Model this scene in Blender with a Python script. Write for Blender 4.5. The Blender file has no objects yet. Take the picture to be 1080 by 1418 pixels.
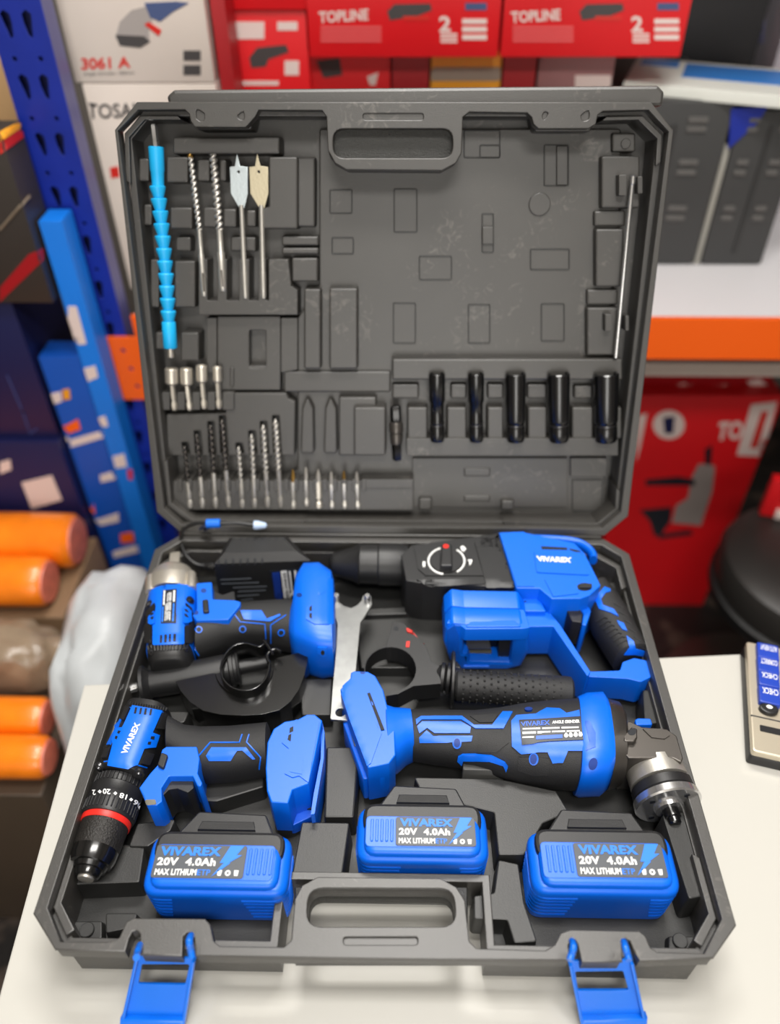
import bpy, bmesh, math, random
from mathutils import Vector as V, Matrix as M
from mathutils.bvhtree import BVHTree
from mathutils.geometry import delaunay_2d_cdt

SC = bpy.context.scene
COL = SC.collection
random.seed(7)

# ---------------------------------------------------------------- camera
R = 0.062            # height of the case rim above the table
D = 0.4135           # depth of the case, hinge to front edge
TILT = 0.3708        # lean of the open lid behind the vertical
FPX = 1100.55        # focal length in pixels of a 1080 x 1418 frame
CAM = V((0.012, -0.2007, 0.5938 + R))
_p, _y, _r = 0.7372, -0.0215, -0.0059
FW = V((math.sin(_y)*math.cos(_p), math.cos(_y)*math.cos(_p), -math.sin(_p)))
_rr = V((math.cos(_y), -math.sin(_y), 0)); _uu = _rr.cross(FW)
RI = _rr*math.cos(_r) + _uu*math.sin(_r)
UP = _uu*math.cos(_r) - _rr*math.sin(_r)
cd = bpy.data.cameras.new('camera'); cam = bpy.data.objects.new('camera', cd); COL.objects.link(cam)
cd.sensor_fit = 'VERTICAL'; cd.sensor_height = 36.0; cd.lens = FPX/1418*36
cd.clip_start = 0.01; cd.clip_end = 50
cam.matrix_world = M(((RI.x, UP.x, -FW.x, CAM.x), (RI.y, UP.y, -FW.y, CAM.y), (RI.z, UP.z, -FW.z, CAM.z), (0, 0, 0, 1)))
cd.dof.use_dof = True; cd.dof.focus_distance = 0.65; cd.dof.aperture_fstop = 2.6
SC.camera = cam

# ---------------------------------------------------------------- world, lamps, exposure
w = bpy.data.worlds.new('shop_air'); SC.world = w; w.use_nodes = True
bgn = w.node_tree.nodes['Background']; bgn.inputs[0].default_value = (1.0, 0.97, 0.93, 1); bgn.inputs[1].default_value = 0.55
def area(name, loc, aim, sx, sy, power, col):
    l = bpy.data.lights.new(name, 'AREA'); l.shape = 'RECTANGLE'; l.size = sx; l.size_y = sy; l.energy = power; l.color = col
    o = bpy.data.objects.new(name, l); COL.objects.link(o); o.location = loc
    o.rotation_euler = (V(aim) - V(loc)).to_track_quat('-Z', 'Y').to_euler(); return o
area('ceiling_lamp', (0.05, 1.0, 1.99), (0.05, 1.0, 0), 0.9, 0.3, 22, (1, 0.97, 0.92))
area('ceiling_lamp', (0.15, 0.15, 1.99), (0.15, 0.15, 0), 1.0, 0.3, 19, (1, 0.97, 0.93))
area('ceiling_lamp', (0.1, -0.9, 1.99), (0.1, -0.9, 0), 0.7, 0.35, 20, (1, 0.97, 0.92))
area('shop_window_daylight', (0.1, -1.96, 0.55), (0.1, 0, 0.55), 0.9, 1.2, 12, (1, 0.98, 0.94))
SC.view_settings.view_transform = 'Standard'; SC.view_settings.look = 'None'
SC.view_settings.gamma = 1; SC.view_settings.use_curve_mapping = False
SC.view_settings.exposure = 0.52

# ---------------------------------------------------------------- pixel -> place
def ray(px, py): return FW + RI*((px-540)/FPX) + UP*((709-py)/FPX)
def hitp(px, py, o, n):
    d = ray(px, py); return CAM + d*((V(o)-CAM).dot(n)/d.dot(n))
def B(px, py, z): return hitp(px, py, (0, 0, z), V((0, 0, 1)))
def Yp(px, py, y): return hitp(px, py, (0, y, 0), V((0, 1, 0)))
LO = V((0, D, R+0.0044)); LV = V((0, math.sin(TILT), math.cos(TILT))); LW = V((0, -math.cos(TILT), math.sin(TILT)))
def pb(z, pts): return [tuple(B(x, y, z)[:2]) for x, y in pts]
def L(px, py, w_):
    X = hitp(px, py, LO+LW*w_, LW)-LO; return (X.x, X.dot(LV))
def pl(w_, pts): return [L(x, y, w_) for x, y in pts]
FB = M.Identity(4)
def frame(o, x, y, z): return M(((x[0], y[0], z[0], o[0]), (x[1], y[1], z[1], o[1]), (x[2], y[2], z[2], o[2]), (0, 0, 0, 1)))
FL = frame(LO, V((1, 0, 0)), LV, LW)
def Lw(px, py, w_): u, v_ = L(px, py, w_); return FL @ V((u, v_, w_))

# ---------------------------------------------------------------- materials
MAT = {}
def lin(c): return tuple(((x/255)/12.92 if x/255 <= .04045 else ((x/255+.055)/1.055)**2.4) for x in c)
def mat(name, rgb, rough=.5, metal=0, bump=0, scale=400, var=.0, spec=.5, coat=0, emit=0, vscale=30, trans=0):
    if name in MAT: return MAT[name]
    m = bpy.data.materials.new(name); m.use_nodes = True; nt = m.node_tree; bs = nt.nodes['Principled BSDF']
    c = lin(rgb) + (1,)
    bs.inputs['Base Color'].default_value = c; bs.inputs['Roughness'].default_value = rough; bs.inputs['Metallic'].default_value = metal
    bs.inputs['Specular IOR Level'].default_value = spec; bs.inputs['Coat Weight'].default_value = coat; bs.inputs['Coat Roughness'].default_value = .15
    bs.inputs['Transmission Weight'].default_value = trans
    tc = nt.nodes.new('ShaderNodeTexCoord')
    if var:
        n = nt.nodes.new('ShaderNodeTexNoise'); n.inputs['Scale'].default_value = vscale; n.inputs['Detail'].default_value = 5
        nt.links.new(tc.outputs['Object'], n.inputs['Vector'])
        r = nt.nodes.new('ShaderNodeValToRGB'); r.color_ramp.elements[0].position = .3; r.color_ramp.elements[1].position = .72
        r.color_ramp.elements[0].color = tuple(x*(1-var) for x in c[:3])+(1,); r.color_ramp.elements[1].color = tuple(min(1, x*(1+var)) for x in c[:3])+(1,)
        nt.links.new(n.outputs['Fac'], r.inputs['Fac']); nt.links.new(r.outputs['Color'], bs.inputs['Base Color'])
    if bump:
        n = nt.nodes.new('ShaderNodeTexNoise'); n.inputs['Scale'].default_value = scale; n.inputs['Detail'].default_value = 3
        nt.links.new(tc.outputs['Object'], n.inputs['Vector'])
        b = nt.nodes.new('ShaderNodeBump'); b.inputs['Strength'].default_value = bump; b.inputs['Distance'].default_value = .001
        nt.links.new(n.outputs['Fac'], b.inputs['Height']); nt.links.new(b.outputs['Normal'], bs.inputs['Normal'])
    MAT[name] = m; return m
def scuffed(name, rgb, rough, light):
    """moulded plastic with pale handling scuffs"""
    m = mat(name, rgb, rough, bump=.12, scale=900, var=.12, vscale=14, spec=.85); nt = m.node_tree; bs = nt.nodes['Principled BSDF']
    tc = next(n for n in nt.nodes if n.type == 'TEX_COORD')
    src = bs.inputs['Base Color'].links[0].from_socket
    n1 = nt.nodes.new('ShaderNodeTexNoise'); n1.inputs['Scale'].default_value = 9; n1.inputs['Detail'].default_value = 6; n1.inputs['Distortion'].default_value = 1.5
    n2 = nt.nodes.new('ShaderNodeTexNoise'); n2.inputs['Scale'].default_value = 60; n2.inputs['Detail'].default_value = 8; n2.inputs['Distortion'].default_value = 3
    for n in (n1, n2): nt.links.new(tc.outputs['Object'], n.inputs['Vector'])
    mu = nt.nodes.new('ShaderNodeMath'); mu.operation = 'MULTIPLY'; nt.links.new(n1.outputs['Fac'], mu.inputs[0]); nt.links.new(n2.outputs['Fac'], mu.inputs[1])
    rp = nt.nodes.new('ShaderNodeValToRGB'); rp.color_ramp.elements[0].position = .34; rp.color_ramp.elements[1].position = .5
    rp.color_ramp.elements[1].color = (.45, .45, .45, 1)
    nt.links.new(mu.outputs[0], rp.inputs['Fac'])
    mx = nt.nodes.new('ShaderNodeMix'); mx.data_type = 'RGBA'; nt.links.new(rp.outputs['Color'], mx.inputs['Factor'])
    nt.links.new(src, mx.inputs['A']); mx.inputs['B'].default_value = lin(light)+(1,)
    nt.links.new(mx.outputs['Result'], bs.inputs['Base Color']); return m
CASE = scuffed('case_plastic', (52, 50, 47), .42, (122, 117, 110))
CASE_SHADED = mat('case_plastic_shaded', (36, 36, 35), .42, bump=.1, scale=900, var=.1)  # same case plastic, the shadow inside the base put into its colour
GRAINY = mat('pebbled_plastic', (60, 60, 58), .45, bump=.9, scale=900)
BLUE = mat('blue_plastic', (0, 100, 224), .36, bump=.04, scale=1500)
BLUE_D = mat('deep_blue_plastic', (6, 88, 205), .4)
LATCHB = mat('latch_blue_plastic', (4, 104, 214), .3)
BLK = mat('black_plastic', (30, 30, 31), .42, bump=.1, scale=1200)
RUB = mat('black_rubber', (34, 34, 35), .6, bump=.35, scale=1500)
GLOSSB = mat('gloss_black_paint', (14, 14, 14), .2, coat=.7)
CHROME = mat('chrome', (212, 212, 212), .18, .9)
STEEL = mat('brushed_steel', (196, 192, 184), .40, .78, bump=.1, scale=600)
ZINC = mat('zinc_plate', (150, 151, 150), .34, .95, var=.15, vscale=60)
NICKEL = mat('cast_nickel', (206, 199, 186), .38, .75, bump=.1, scale=800)
DMETAL = mat('dark_metal', (92, 88, 84), .36, .8)
BLKMETAL = mat('black_oxide', (14, 14, 15), .2, 0, spec=.7)
RED = mat('red_plastic', (214, 40, 30), .4)
CYAN = mat('cyan_rubber', (24, 172, 232), .42)
WHT = mat('white_print', (238, 238, 236), .5)
GRAYP = mat('grey_label', (70, 74, 80), .45)
DARKL = mat('dark_label', (26, 30, 40), .4)
PBLUE = mat('blue_print', (16, 120, 235), .45)
GOLD = mat('carbide_tip', (190, 150, 80), .35, 1)
BOLT = mat('screw_steel', (90, 90, 92), .3, .9)

# ---------------------------------------------------------------- mesh helpers
def empty(name, loc, label=None, cat=None, group=None):
    o = bpy.data.objects.new(name, None); o.empty_display_size = .02; o.location = loc; COL.objects.link(o)
    if label: tag(o, label, cat, group)
    return o
def tag(o, label, cat=None, group=None, kind=None):
    if label: o['label'] = label
    if cat: o['category'] = cat
    if group: o['group'] = group
    if kind: o['kind'] = kind
    return o
def root_loc(o):
    while o.parent: o = o.parent
    return o.location
def link(name, me, m, parent=None, smooth=35):
    o = bpy.data.objects.new(name, me); COL.objects.link(o)
    if m: me.materials.append(m)
    if smooth:
        for p in me.polygons: p.use_smooth = True
        me.set_sharp_from_angle(angle=math.radians(smooth))
    if parent:
        o.parent = parent
        o.matrix_parent_inverse = M.Translation(-parent.location) if parent.type == 'EMPTY' else M.Identity(4)
    return o
def from_bm(name, bm, m, parent=None, smooth=35, F=None):
    bmesh.ops.recalc_face_normals(bm, faces=bm.faces)
    if F is not None: bm.transform(F)
    me = bpy.data.meshes.new(name); bm.to_mesh(me); bm.free(); return link(name, me, m, parent, smooth)
def join(name, objs, parent=None, m=None):
    """several bare mesh objects made one part"""
    bm = bmesh.new(); mats = []
    for o in objs:
        off = []
        for mm in o.data.materials:
            if mm not in mats: mats.append(mm)
            off.append(mats.index(mm))
        n0 = len(bm.faces); bm.from_mesh(o.data); bm.faces.ensure_lookup_table()
        for f in bm.faces[n0:]: f.material_index = off[f.material_index] if off else 0
    me = bpy.data.meshes.new(name); bm.to_mesh(me); bm.free()
    for mm in mats: me.materials.append(mm)
    for o in objs:
        d = o.data; bpy.data.objects.remove(o); bpy.data.meshes.remove(d)
    return link(name, me, None, parent, 0)
def carea(p): return sum(p[i-1][0]*p[i][1]-p[i][0]*p[i-1][1] for i in range(len(p)))/2
def ccw(p): return list(p) if carea(p) > 0 else list(p)[::-1]
def fillet(poly, r, seg=4):
    out = []; n = len(poly)
    for i in range(n):
        a, b, c = V(poly[i-1][:2]), V(poly[i][:2]), V(poly[(i+1) % n][:2])
        rr = r[i] if isinstance(r, (list, tuple)) else r
        u, v_ = (a-b), (c-b); lu, lv = u.length, v_.length
        if lu < 1e-7 or lv < 1e-7 or rr <= 0: out.append(tuple(b)); continue
        u /= lu; v_ /= lv; ang = math.acos(max(-1, min(1, u.dot(v_))))
        if ang > 3.05 or ang < .05: out.append(tuple(b)); continue
        t = min(rr/math.tan(ang/2), lu*.48, lv*.48)
        p0, p1 = b+u*t, b+v_*t
        for k in range(seg+1):
            s = k/seg; out.append(tuple(p0*(1-s)**2 + b*2*s*(1-s) + p1*s*s))
    return out
def inset(poly, d):
    p = ccw(poly); n = len(p); out = []
    for i in range(n):
        a, b, c = V(p[i-1][:2]), V(p[i][:2]), V(p[(i+1) % n][:2])
        e1, e2 = (b-a), (c-b)
        if e1.length < 1e-9 or e2.length < 1e-9: out.append(tuple(b)); continue
        e1.normalize(); e2.normalize(); n1, n2 = V((-e1.y, e1.x)), V((-e2.y, e2.x)); m_ = n1+n2
        k = max(.35, m_.dot(n1)); out.append(tuple(b+m_*(d/k)) if m_.length > 1e-6 else tuple(b))
    return out
def simple(p):
    n = len(p)
    def o(a, b, c): return (b[0]-a[0])*(c[1]-a[1])-(b[1]-a[1])*(c[0]-a[0])
    if carea(p) <= 0: return False
    for i in range(n):
        a, b = p[i-1], p[i]
        for j in range(i+2, n+(0 if i else -1)):
            c, d = p[j-1], p[j]
            if (j-1) % n == i: continue
            if o(a, b, c)*o(a, b, d) < 0 and o(c, d, a)*o(c, d, b) < 0: return False
    return True
def prism(name, poly, c0, c1, m, parent=None, F=FB, bev=.001, seg=2, taper=0, both=False, smooth=40):
    """polygon pushed from c0 up to c1 along the frame's normal, rounded top edge"""
    poly = ccw(poly); rings = []
    while bev > .0002 and not simple(inset(poly, bev)): bev *= .7
    base = inset(poly, -taper) if taper else poly
    if both and bev: rings += [(inset(base, bev*(1-math.sin(math.pi/2*k/seg))), c0+bev*(1-math.cos(math.pi/2*k/seg))) for k in range(seg+1)]
    else: rings.append((base, c0))
    if bev: rings += [(inset(poly, bev*(1-math.cos(math.pi/2*k/seg))), c1-bev*(1-math.sin(math.pi/2*k/seg))) for k in range(seg+1)]
    else: rings.append((poly, c1))
    bm = bmesh.new(); vs = [[bm.verts.new((x, y, c)) for x, y in rg] for rg, c in rings]; n = len(poly)
    for a, b in zip(vs, vs[1:]):
        for i in range(n): bm.faces.new((a[i-1], a[i], b[i], b[i-1]))
    bm.faces.new(vs[0][::-1]); top = bm.faces.new(vs[-1])
    bm.normal_update(); bmesh.ops.triangulate(bm, faces=[f for f in bm.faces if len(f.verts) > 4])
    nv = len(bm.verts)
    o = from_bm(name, bm, m, parent, smooth, F)
    if smooth:
        for e in o.data.edges:
            a, b = e.vertices
            if (a < n and b < n) or (a >= nv-n and b >= nv-n): e.use_edge_sharp = True
    return o
def plate(name, outer, holes, c0, c1, m, parent=None, F=FB, bev=.0008, smooth=35):
    """flat plate with holes (filled outline, rounded edges)"""
    cu = bpy.data.curves.new(name, 'CURVE'); cu.dimensions = '2D'; cu.fill_mode = 'BOTH'
    cu.extrude = (c1-c0)/2-bev; cu.bevel_depth = bev; cu.bevel_resolution = 1; cu.offset = -bev
    for pts in [ccw(outer)]+[ccw(h)[::-1] for h in holes]:
        s = cu.splines.new('POLY'); s.points.add(len(pts)-1); s.use_cyclic_u = True
        for q, (x, y) in zip(s.points, pts): q.co = (x, y, 0, 1)
    t = bpy.data.objects.new(name, cu); COL.objects.link(t)
    me = bpy.data.meshes.new_from_object(t.evaluated_get(bpy.context.evaluated_depsgraph_get()))
    bpy.data.objects.remove(t); bpy.data.curves.remove(cu)
    me.transform(F @ M.Translation((0, 0, (c0+c1)/2))); me.materials.clear()
    return link(name, me, m, parent, smooth)
def axes(a, b, up=V((0, 0, 1))):
    z = (b-a).normalized(); x = z.cross(up)
    if x.length < 1e-4: x = z.cross(V((0, 1, 0)))
    x.normalize(); return x, z.cross(x), z
def lathe(name, a, b, prof, m, parent=None, seg=24, smooth=35, caps=True, ph=0):
    """prof: (t along a->b in metres, radius)"""
    a, b = V(a), V(b); x, y, z = axes(a, b); bm = bmesh.new(); rg = []
    for t, r in prof:
        rg.append([bm.verts.new(a+z*t+(x*math.cos(ph+6.28318*k/seg)+y*math.sin(ph+6.28318*k/seg))*max(r, 1e-5)) for k in range(seg)])
    for p, q in zip(rg, rg[1:]):
        for k in range(seg): bm.faces.new((p[k-1], p[k], q[k], q[k-1]))
    if caps: bm.faces.new(rg[0][::-1]); bm.faces.new(rg[-1])
    return from_bm(name, bm, m, parent, smooth)
def loft(name, st, m, parent=None, n=2.6, seg=28, smooth=45, capr=.25):
    """st: (left point, right point, half height[, exponent]); cross sections are superellipses in the plane of (right-left) and up"""
    bm = bmesh.new(); rg = []
    def ring(c, hx, up, hh, e):
        out = []
        for k in range(seg):
            th = 6.28318*k/seg; cx, sx = math.cos(th), math.sin(th)
            out.append(bm.verts.new(c+hx*(math.copysign(abs(cx)**(2/e), cx))+up*(hh*math.copysign(abs(sx)**(2/e), sx))))
        return out
    S = []
    for s in st:
        a, b, hh = V(s[0]), V(s[1]), s[2]; e = s[3] if len(s) > 3 else n
        S.append(((a+b)/2, (b-a)/2, V((0, 0, 1)) if len(s) < 5 else V(s[4]), hh, e))
    def cap(s, t):
        d = (s[0]-t[0]).normalized()*min(s[3], s[1].length)*capr
        return [(s[0]+d, s[1]*.55, s[2], s[3]*.55, s[4]), (s[0]+d*.75, s[1]*.85, s[2], s[3]*.85, s[4])]
    if capr:
        c0 = cap(S[0], S[1]); c1 = cap(S[-1], S[-2]); S = c0+S+c1[::-1]
    for s in S: rg.append(ring(*s))
    for p, q in zip(rg, rg[1:]):
        for k in range(seg): bm.faces.new((p[k-1], p[k], q[k], q[k-1]))
    bm.faces.new(rg[0][::-1]); bm.faces.new(rg[-1])
    return from_bm(name, bm, m, parent, smooth)
def loftpx(name, st, m, parent=None, zt=None, **k):
    """st: (left pixel, right pixel, z of the middle, half height[, exponent]); zt = height at which the outline was read"""
    def at(p, z): q = B(*p, zt or z); q.z = z; return q
    return loft(name, [(at(s[0], s[2]), at(s[1], s[2]))+tuple(s[3:]) for s in st], m, parent, **k)
def smoothpath(pts, n=6):
    pts = [V(p) for p in pts]; out = []
    for i in range(len(pts)-1):
        p0, p1, p2, p3 = pts[max(i-1, 0)], pts[i], pts[i+1], pts[min(i+2, len(pts)-1)]
        for k in range(n):
            t = k/n; out.append(.5*((2*p1)+(p2-p0)*t+(2*p0-5*p1+4*p2-p3)*t*t+(3*p1-p0-3*p2+p3)*t**3))
    return out+[pts[-1]]
def tube(name, pts, r, m, parent=None, seg=10, cyclic=False, flat=None):
    pts = [V(p) for p in pts]; bm = bmesh.new(); rg = []; n = len(pts)
    for i, p in enumerate(pts):
        a = pts[i-1] if (i or cyclic) else p; b = pts[(i+1) % n] if (i < n-1 or cyclic) else p
        x, y, z = axes(a, b); ri = r[i] if isinstance(r, (list, tuple)) else r
        rg.append([bm.verts.new(p+(x*math.cos(6.28318*k/seg)+y*math.sin(6.28318*k/seg)*(flat or 1))*ri) for k in range(seg)])
    for p, q in zip(rg, rg[1:]+([rg[0]] if cyclic else [])):
        for k in range(seg): bm.faces.new((p[k-1], p[k], q[k], q[k-1]))
    if not cyclic: bm.faces.new(rg[0][::-1]); bm.faces.new(rg[-1])
    return from_bm(name, bm, m, parent, 50)
def box(name, c, s, m, parent=None, F=FB, bev=.001, rot=0):
    h = [(-s[0]/2, -s[1]/2), (s[0]/2, -s[1]/2), (s[0]/2, s[1]/2), (-s[0]/2, s[1]/2)]
    cs, sn = math.cos(rot), math.sin(rot)
    return prism(name, [(c[0]+x*cs-y*sn, c[1]+x*sn+y*cs) for x, y in h], c[2]-s[2]/2, c[2]+s[2]/2, m, parent, F, bev, both=True)
def circ(cx, cy, r, n=24, r2=None): return [(cx+r*math.cos(6.28318*k/n), cy+(r2 or r)*math.sin(6.28318*k/n)) for k in range(n)]
def rrect(x0, y0, x1, y1, r, seg=4): return fillet([(x0, y0), (x1, y0), (x1, y1), (x0, y1)], r, seg)

# things laid onto an already built surface, seen from where the photograph was taken
def bvh(objs):
    vs, fs = [], []
    for o in (objs if isinstance(objs, (list, tuple)) else [objs]):
        k = len(vs); vs += [tuple(v.co) for v in o.data.vertices]; fs += [[i+k for i in p.vertices] for p in o.data.polygons]
    return BVHTree.FromPolygons(vs, fs)
def onto(bv, pxs):
    res = []; ds = []
    for x, y in pxs:
        d = ray(x, y).normalized(); h = bv.ray_cast(CAM, d)
        if h[0] is not None:
            n = h[1] if h[1].dot(d) < 0 else -h[1]
            res.append((h[0], n)); ds.append((h[0]-CAM).length)
        else: res.append(None)
    av = sum(ds)/len(ds) if ds else .6
    for i, h in enumerate(res):
        if h is None:
            d = ray(*pxs[i]).normalized(); q = bv.find_nearest(CAM+d*av)
            n = q[1] if q[1].dot(d) < 0 else -q[1]; res[i] = (q[0], n)
    return res
def inside(p, poly):
    c = False; x, y = p
    for i in range(len(poly)):
        (x1, y1), (x2, y2) = poly[i-1], poly[i]
        if (y1 > y) != (y2 > y) and x < (x2-x1)*(y-y1)/(y2-y1)+x1: c = not c
    return c
def skin(name, poly, on, m, parent=None, th=.0009, step=5, r=0, sink=.0006):
    """a thin raised panel that follows the surface it sits on"""
    if r: poly = fillet(poly, r, 4)
    bd = []
    for i in range(len(poly)):
        a, b = V(poly[i-1]), V(poly[i]); n = max(1, int((b-a).length/step))
        bd += [tuple(a+(b-a)*(k/n)) for k in range(n)]
    x0, x1 = min(p[0] for p in bd), max(p[0] for p in bd); y0, y1 = min(p[1] for p in bd), max(p[1] for p in bd)
    pts = [V(p) for p in bd]; nb = len(bd); y = y0+step/2
    while y < y1:
        x = x0+step/2
        while x < x1:
            if inside((x, y), bd) and min((V((x, y))-q).length_squared for q in pts[:nb]) > (step*.45)**2: pts.append(V((x, y)))
            x += step
        y += step
    r_ = delaunay_2d_cdt(pts, [(i, (i+1) % nb) for i in range(nb)], [], 1, 1e-4)
    vs, fs = r_[0], r_[2]; bv = on if isinstance(on, BVHTree) else bvh(on)
    h = onto(bv, [tuple(v) for v in vs]); bm = bmesh.new()
    top = [bm.verts.new(p+n*th) for p, n in h]; bot = [bm.verts.new(p-n*sink) for p, n in h]
    ec = {}
    for f in fs:
        bm.faces.new([top[i] for i in f])
        for i in range(len(f)):
            a, b = f[i-1], f[i]; ec.setdefault((min(a, b), max(a, b)), []).append((a, b))
    for e, l in ec.items():
        if len(l) == 1:
            a, b = l[0]; bm.faces.new((top[a], bot[a], bot[b], top[b]))
    me = bpy.data.meshes.new(name); bm.normal_update(); bm.to_mesh(me); bm.free()
    d = sum((p.normal.dot(V(p.center)-CAM)*p.area for p in me.polygons))
    if d > 0: me.flip_normals()
    return link(name, me, m, parent, 40)
def textmesh(s, weight=0, shear=0, spacing=1):
    cu = bpy.data.curves.new('t', 'FONT'); cu.body = s; cu.offset = weight; cu.shear = shear; cu.space_character = spacing; cu.resolution_u = 3
    o = bpy.data.objects.new('t', cu); COL.objects.link(o); bpy.context.view_layer.update()
    me = bpy.data.meshes.new_from_object(o.evaluated_get(bpy.context.evaluated_depsgraph_get()))
    bpy.data.objects.remove(o); bpy.data.curves.remove(cu)
    vs = [tuple(v.co[:2]) for v in me.vertices]; fs = [tuple(p.vertices) for p in me.polygons]; bpy.data.meshes.remove(me)
    x0, x1 = min(v[0] for v in vs), max(v[0] for v in vs); y0, y1 = min(v[1] for v in vs), max(v[1] for v in vs)
    return [((x-x0)/(x1-x0), (y-y0)/(y1-y0)) for x, y in vs], fs
def lettering(name, s, quad, on, m, parent=None, th=.0003, weight=0, shear=0, spacing=1):
    """printed words; quad = pixel corners top-left, top-right, bottom-right, bottom-left"""
    vs, fs = textmesh(s, weight, shear, spacing); tl, tr, br, bl = [V(q) for q in quad]
    px = [tuple((bl*(1-u)+br*u)*(1-t)+(tl*(1-u)+tr*u)*t) for u, t in vs]
    h = onto(on if isinstance(on, BVHTree) else bvh(on), px)
    me = bpy.data.meshes.new(name); me.from_pydata([p+n*th for p, n in h], [], fs); return link(name, me, m, parent, 0)
def letters3(name, s, o, ex, ey, m, parent=None, weight=0, shear=0, spacing=1):
    """printed words on a plane: o = lower left corner, ex / ey = full width / height vectors"""
    vs, fs = textmesh(s, weight, shear, spacing); o, ex, ey = V(o), V(ex), V(ey)
    me = bpy.data.meshes.new(name); me.from_pydata([o+ex*u+ey*t for u, t in vs], [], fs); return link(name, me, m, parent, 0)

# ================================================================ the table and the case
TABLE = mat('white_laminate', (188, 186, 179), .2, coat=.3)
tp = [tuple(B(0, 1373, 0)[:2]), tuple(B(116, 948, 0)[:2]), tuple(B(918, 910, 0)[:2]), tuple(B(1030, 905, 0)[:2])]
bx = V(tp[3])-V(tp[1]); bx.normalize(); ly = V(tp[0])-V(tp[1]); ly.normalize()
c0 = V(tp[1])
table = empty('table', (0.1, 0, -0.78), 'white laminate table top carrying the open tool case', 'table')
toppoly = [tuple(c0), tuple(c0+ly*.62), tuple(c0+ly*.62+bx*1.15), tuple(c0+bx*1.15)]
prism('table_top', toppoly, -.036, 0, TABLE, table, bev=.002)
for i in range(4):
    q = V(toppoly[i])*.88+V((sum(p[0] for p in toppoly)/4, sum(p[1] for p in toppoly)/4))*.12
    box('table_leg', (q.x, q.y, -.408), (.05, .05, .744), TABLE, table)

case = empty('tool_case', (0, D/2, 0), 'open black plastic tool case with blue latches on the white table', 'tool case')
def cham(x0, y0, x1, y1, c): return [(x0+c, y0), (x1-c, y0), (x1, y0+c), (x1, y1-c), (x1-c, y1), (x0+c, y1), (x0, y1-c), (x0, y0+c)]
ch = .0227
front = pb(R, [(76, 1315), (173, 1318), (178, 1300), (183, 1290), (189, 1288), (194, 1294), (193, 1322), (252, 1324), (253, 1297), (259, 1291), (266, 1292), (269, 1300), (270, 1324),
               (790, 1330), (787, 1310), (790, 1301), (797, 1301), (800, 1308), (806, 1332), (862, 1332), (861, 1306), (866, 1299), (872, 1302), (877, 1314), (886, 1330), (988, 1327)])
outer = front+[(.25, ch), (.25, D-ch), (.25-ch, D), (-.25+ch, D), (-.25, D-ch), (-.25, ch)]
cav_front = pb(R, [(84, 1304), (152, 1304), (165, 1298), (175, 1276), (185, 1271), (284, 1272), (291, 1280), (296, 1303), (305, 1310), (393, 1311), (403, 1302), (408, 1245), (418, 1226), (440, 1214),
                   (610, 1216), (632, 1228), (644, 1247), (650, 1303), (660, 1313), (755, 1316), (768, 1308), (776, 1292), (790, 1287), (885, 1289), (893, 1295), (901, 1312), (910, 1318), (975, 1320)])
i0 = .009
cav = cav_front+[(.25-i0, ch+.004), (.25-i0, D-ch-.004), (.25-ch-.004, D-i0), (-.25+ch+.004, D-i0), (-.25+i0, D-ch-.004), (-.25+i0, ch+.004)]
hole = fillet(pb(R, [(427, 1229), (628, 1230), (632, 1283), (424, 1283)]), .011, 5)
slot = fillet(pb(R, [(476, 1297), (578, 1297), (578, 1308), (476, 1308)]), .002, 3)
plate('rim', outer, [cav, hole, slot], R-.0022, R, CASE, case, bev=.0008)
base = plate('base_shell', inset(outer, .001), [cav, hole], R-.016, R-.0022, CASE, case, bev=.0006)
# body under the flange: stepped in, open in front of the handle
hx0, hx1 = B(405, 1300, R).x, B(652, 1300, R).x
body = [(-.225, .006), (hx0-.012, .006), (hx0-.012, .056), (hx1+.012, .056), (hx1+.012, .006), (.225, .006), (.2465, .027), (.2465, D-.025), (.225, D-.0035), (-.225, D-.0035), (-.2465, D-.025), (-.2465, .027)]
cavb = [(-.222, .0125), (hx0-.018, .0125), (hx0-.018, .062), (hx1+.018, .062), (hx1+.018, .0125), (.222, .0125), (.2395, .030), (.2395, D-.028), (.2215, D-.0105), (-.2215, D-.0105), (-.2395, D-.028), (-.2395, .030)]
plate('base_wall', body, [cavb], .003, R-.0150, CASE, case, bev=.0008)
plate('tray_floor', inset(body, .003), [], .001, .012, CASE_SHADED, case, bev=.001)
bar = pb(R, [(405, 1214), (650, 1214), (650, 1318), (405, 1318)])
plate('handle', bar, [hole], .031, R-.0155, GRAINY, case, bev=.004)
# lower inner ridge that runs along the walls
for seg_ in ([(-.241, .075), (-.241, ch+.008), (-.25+ch+.002, .012)], [(.241, .075), (.241, ch+.008), (.25-ch-.002, .012)],
             [(-.241, D-.06), (-.241, D-.03), (-.22, D-.011), (-.15, D-.011)], [(.241, D-.06), (.241, D-.03), (.22, D-.011), (.12, D-.011)]):
    a = [V((x, y)) for x, y in seg_]; inn = []
    cen = V((0, D/2))
    for q in a: inn.append(tuple(q+(cen-q).normalized()*.006))
    prism('inner_ridge', [tuple(q) for q in a]+inn[::-1], .012, R-.010, CASE, case, bev=.0008)
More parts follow.
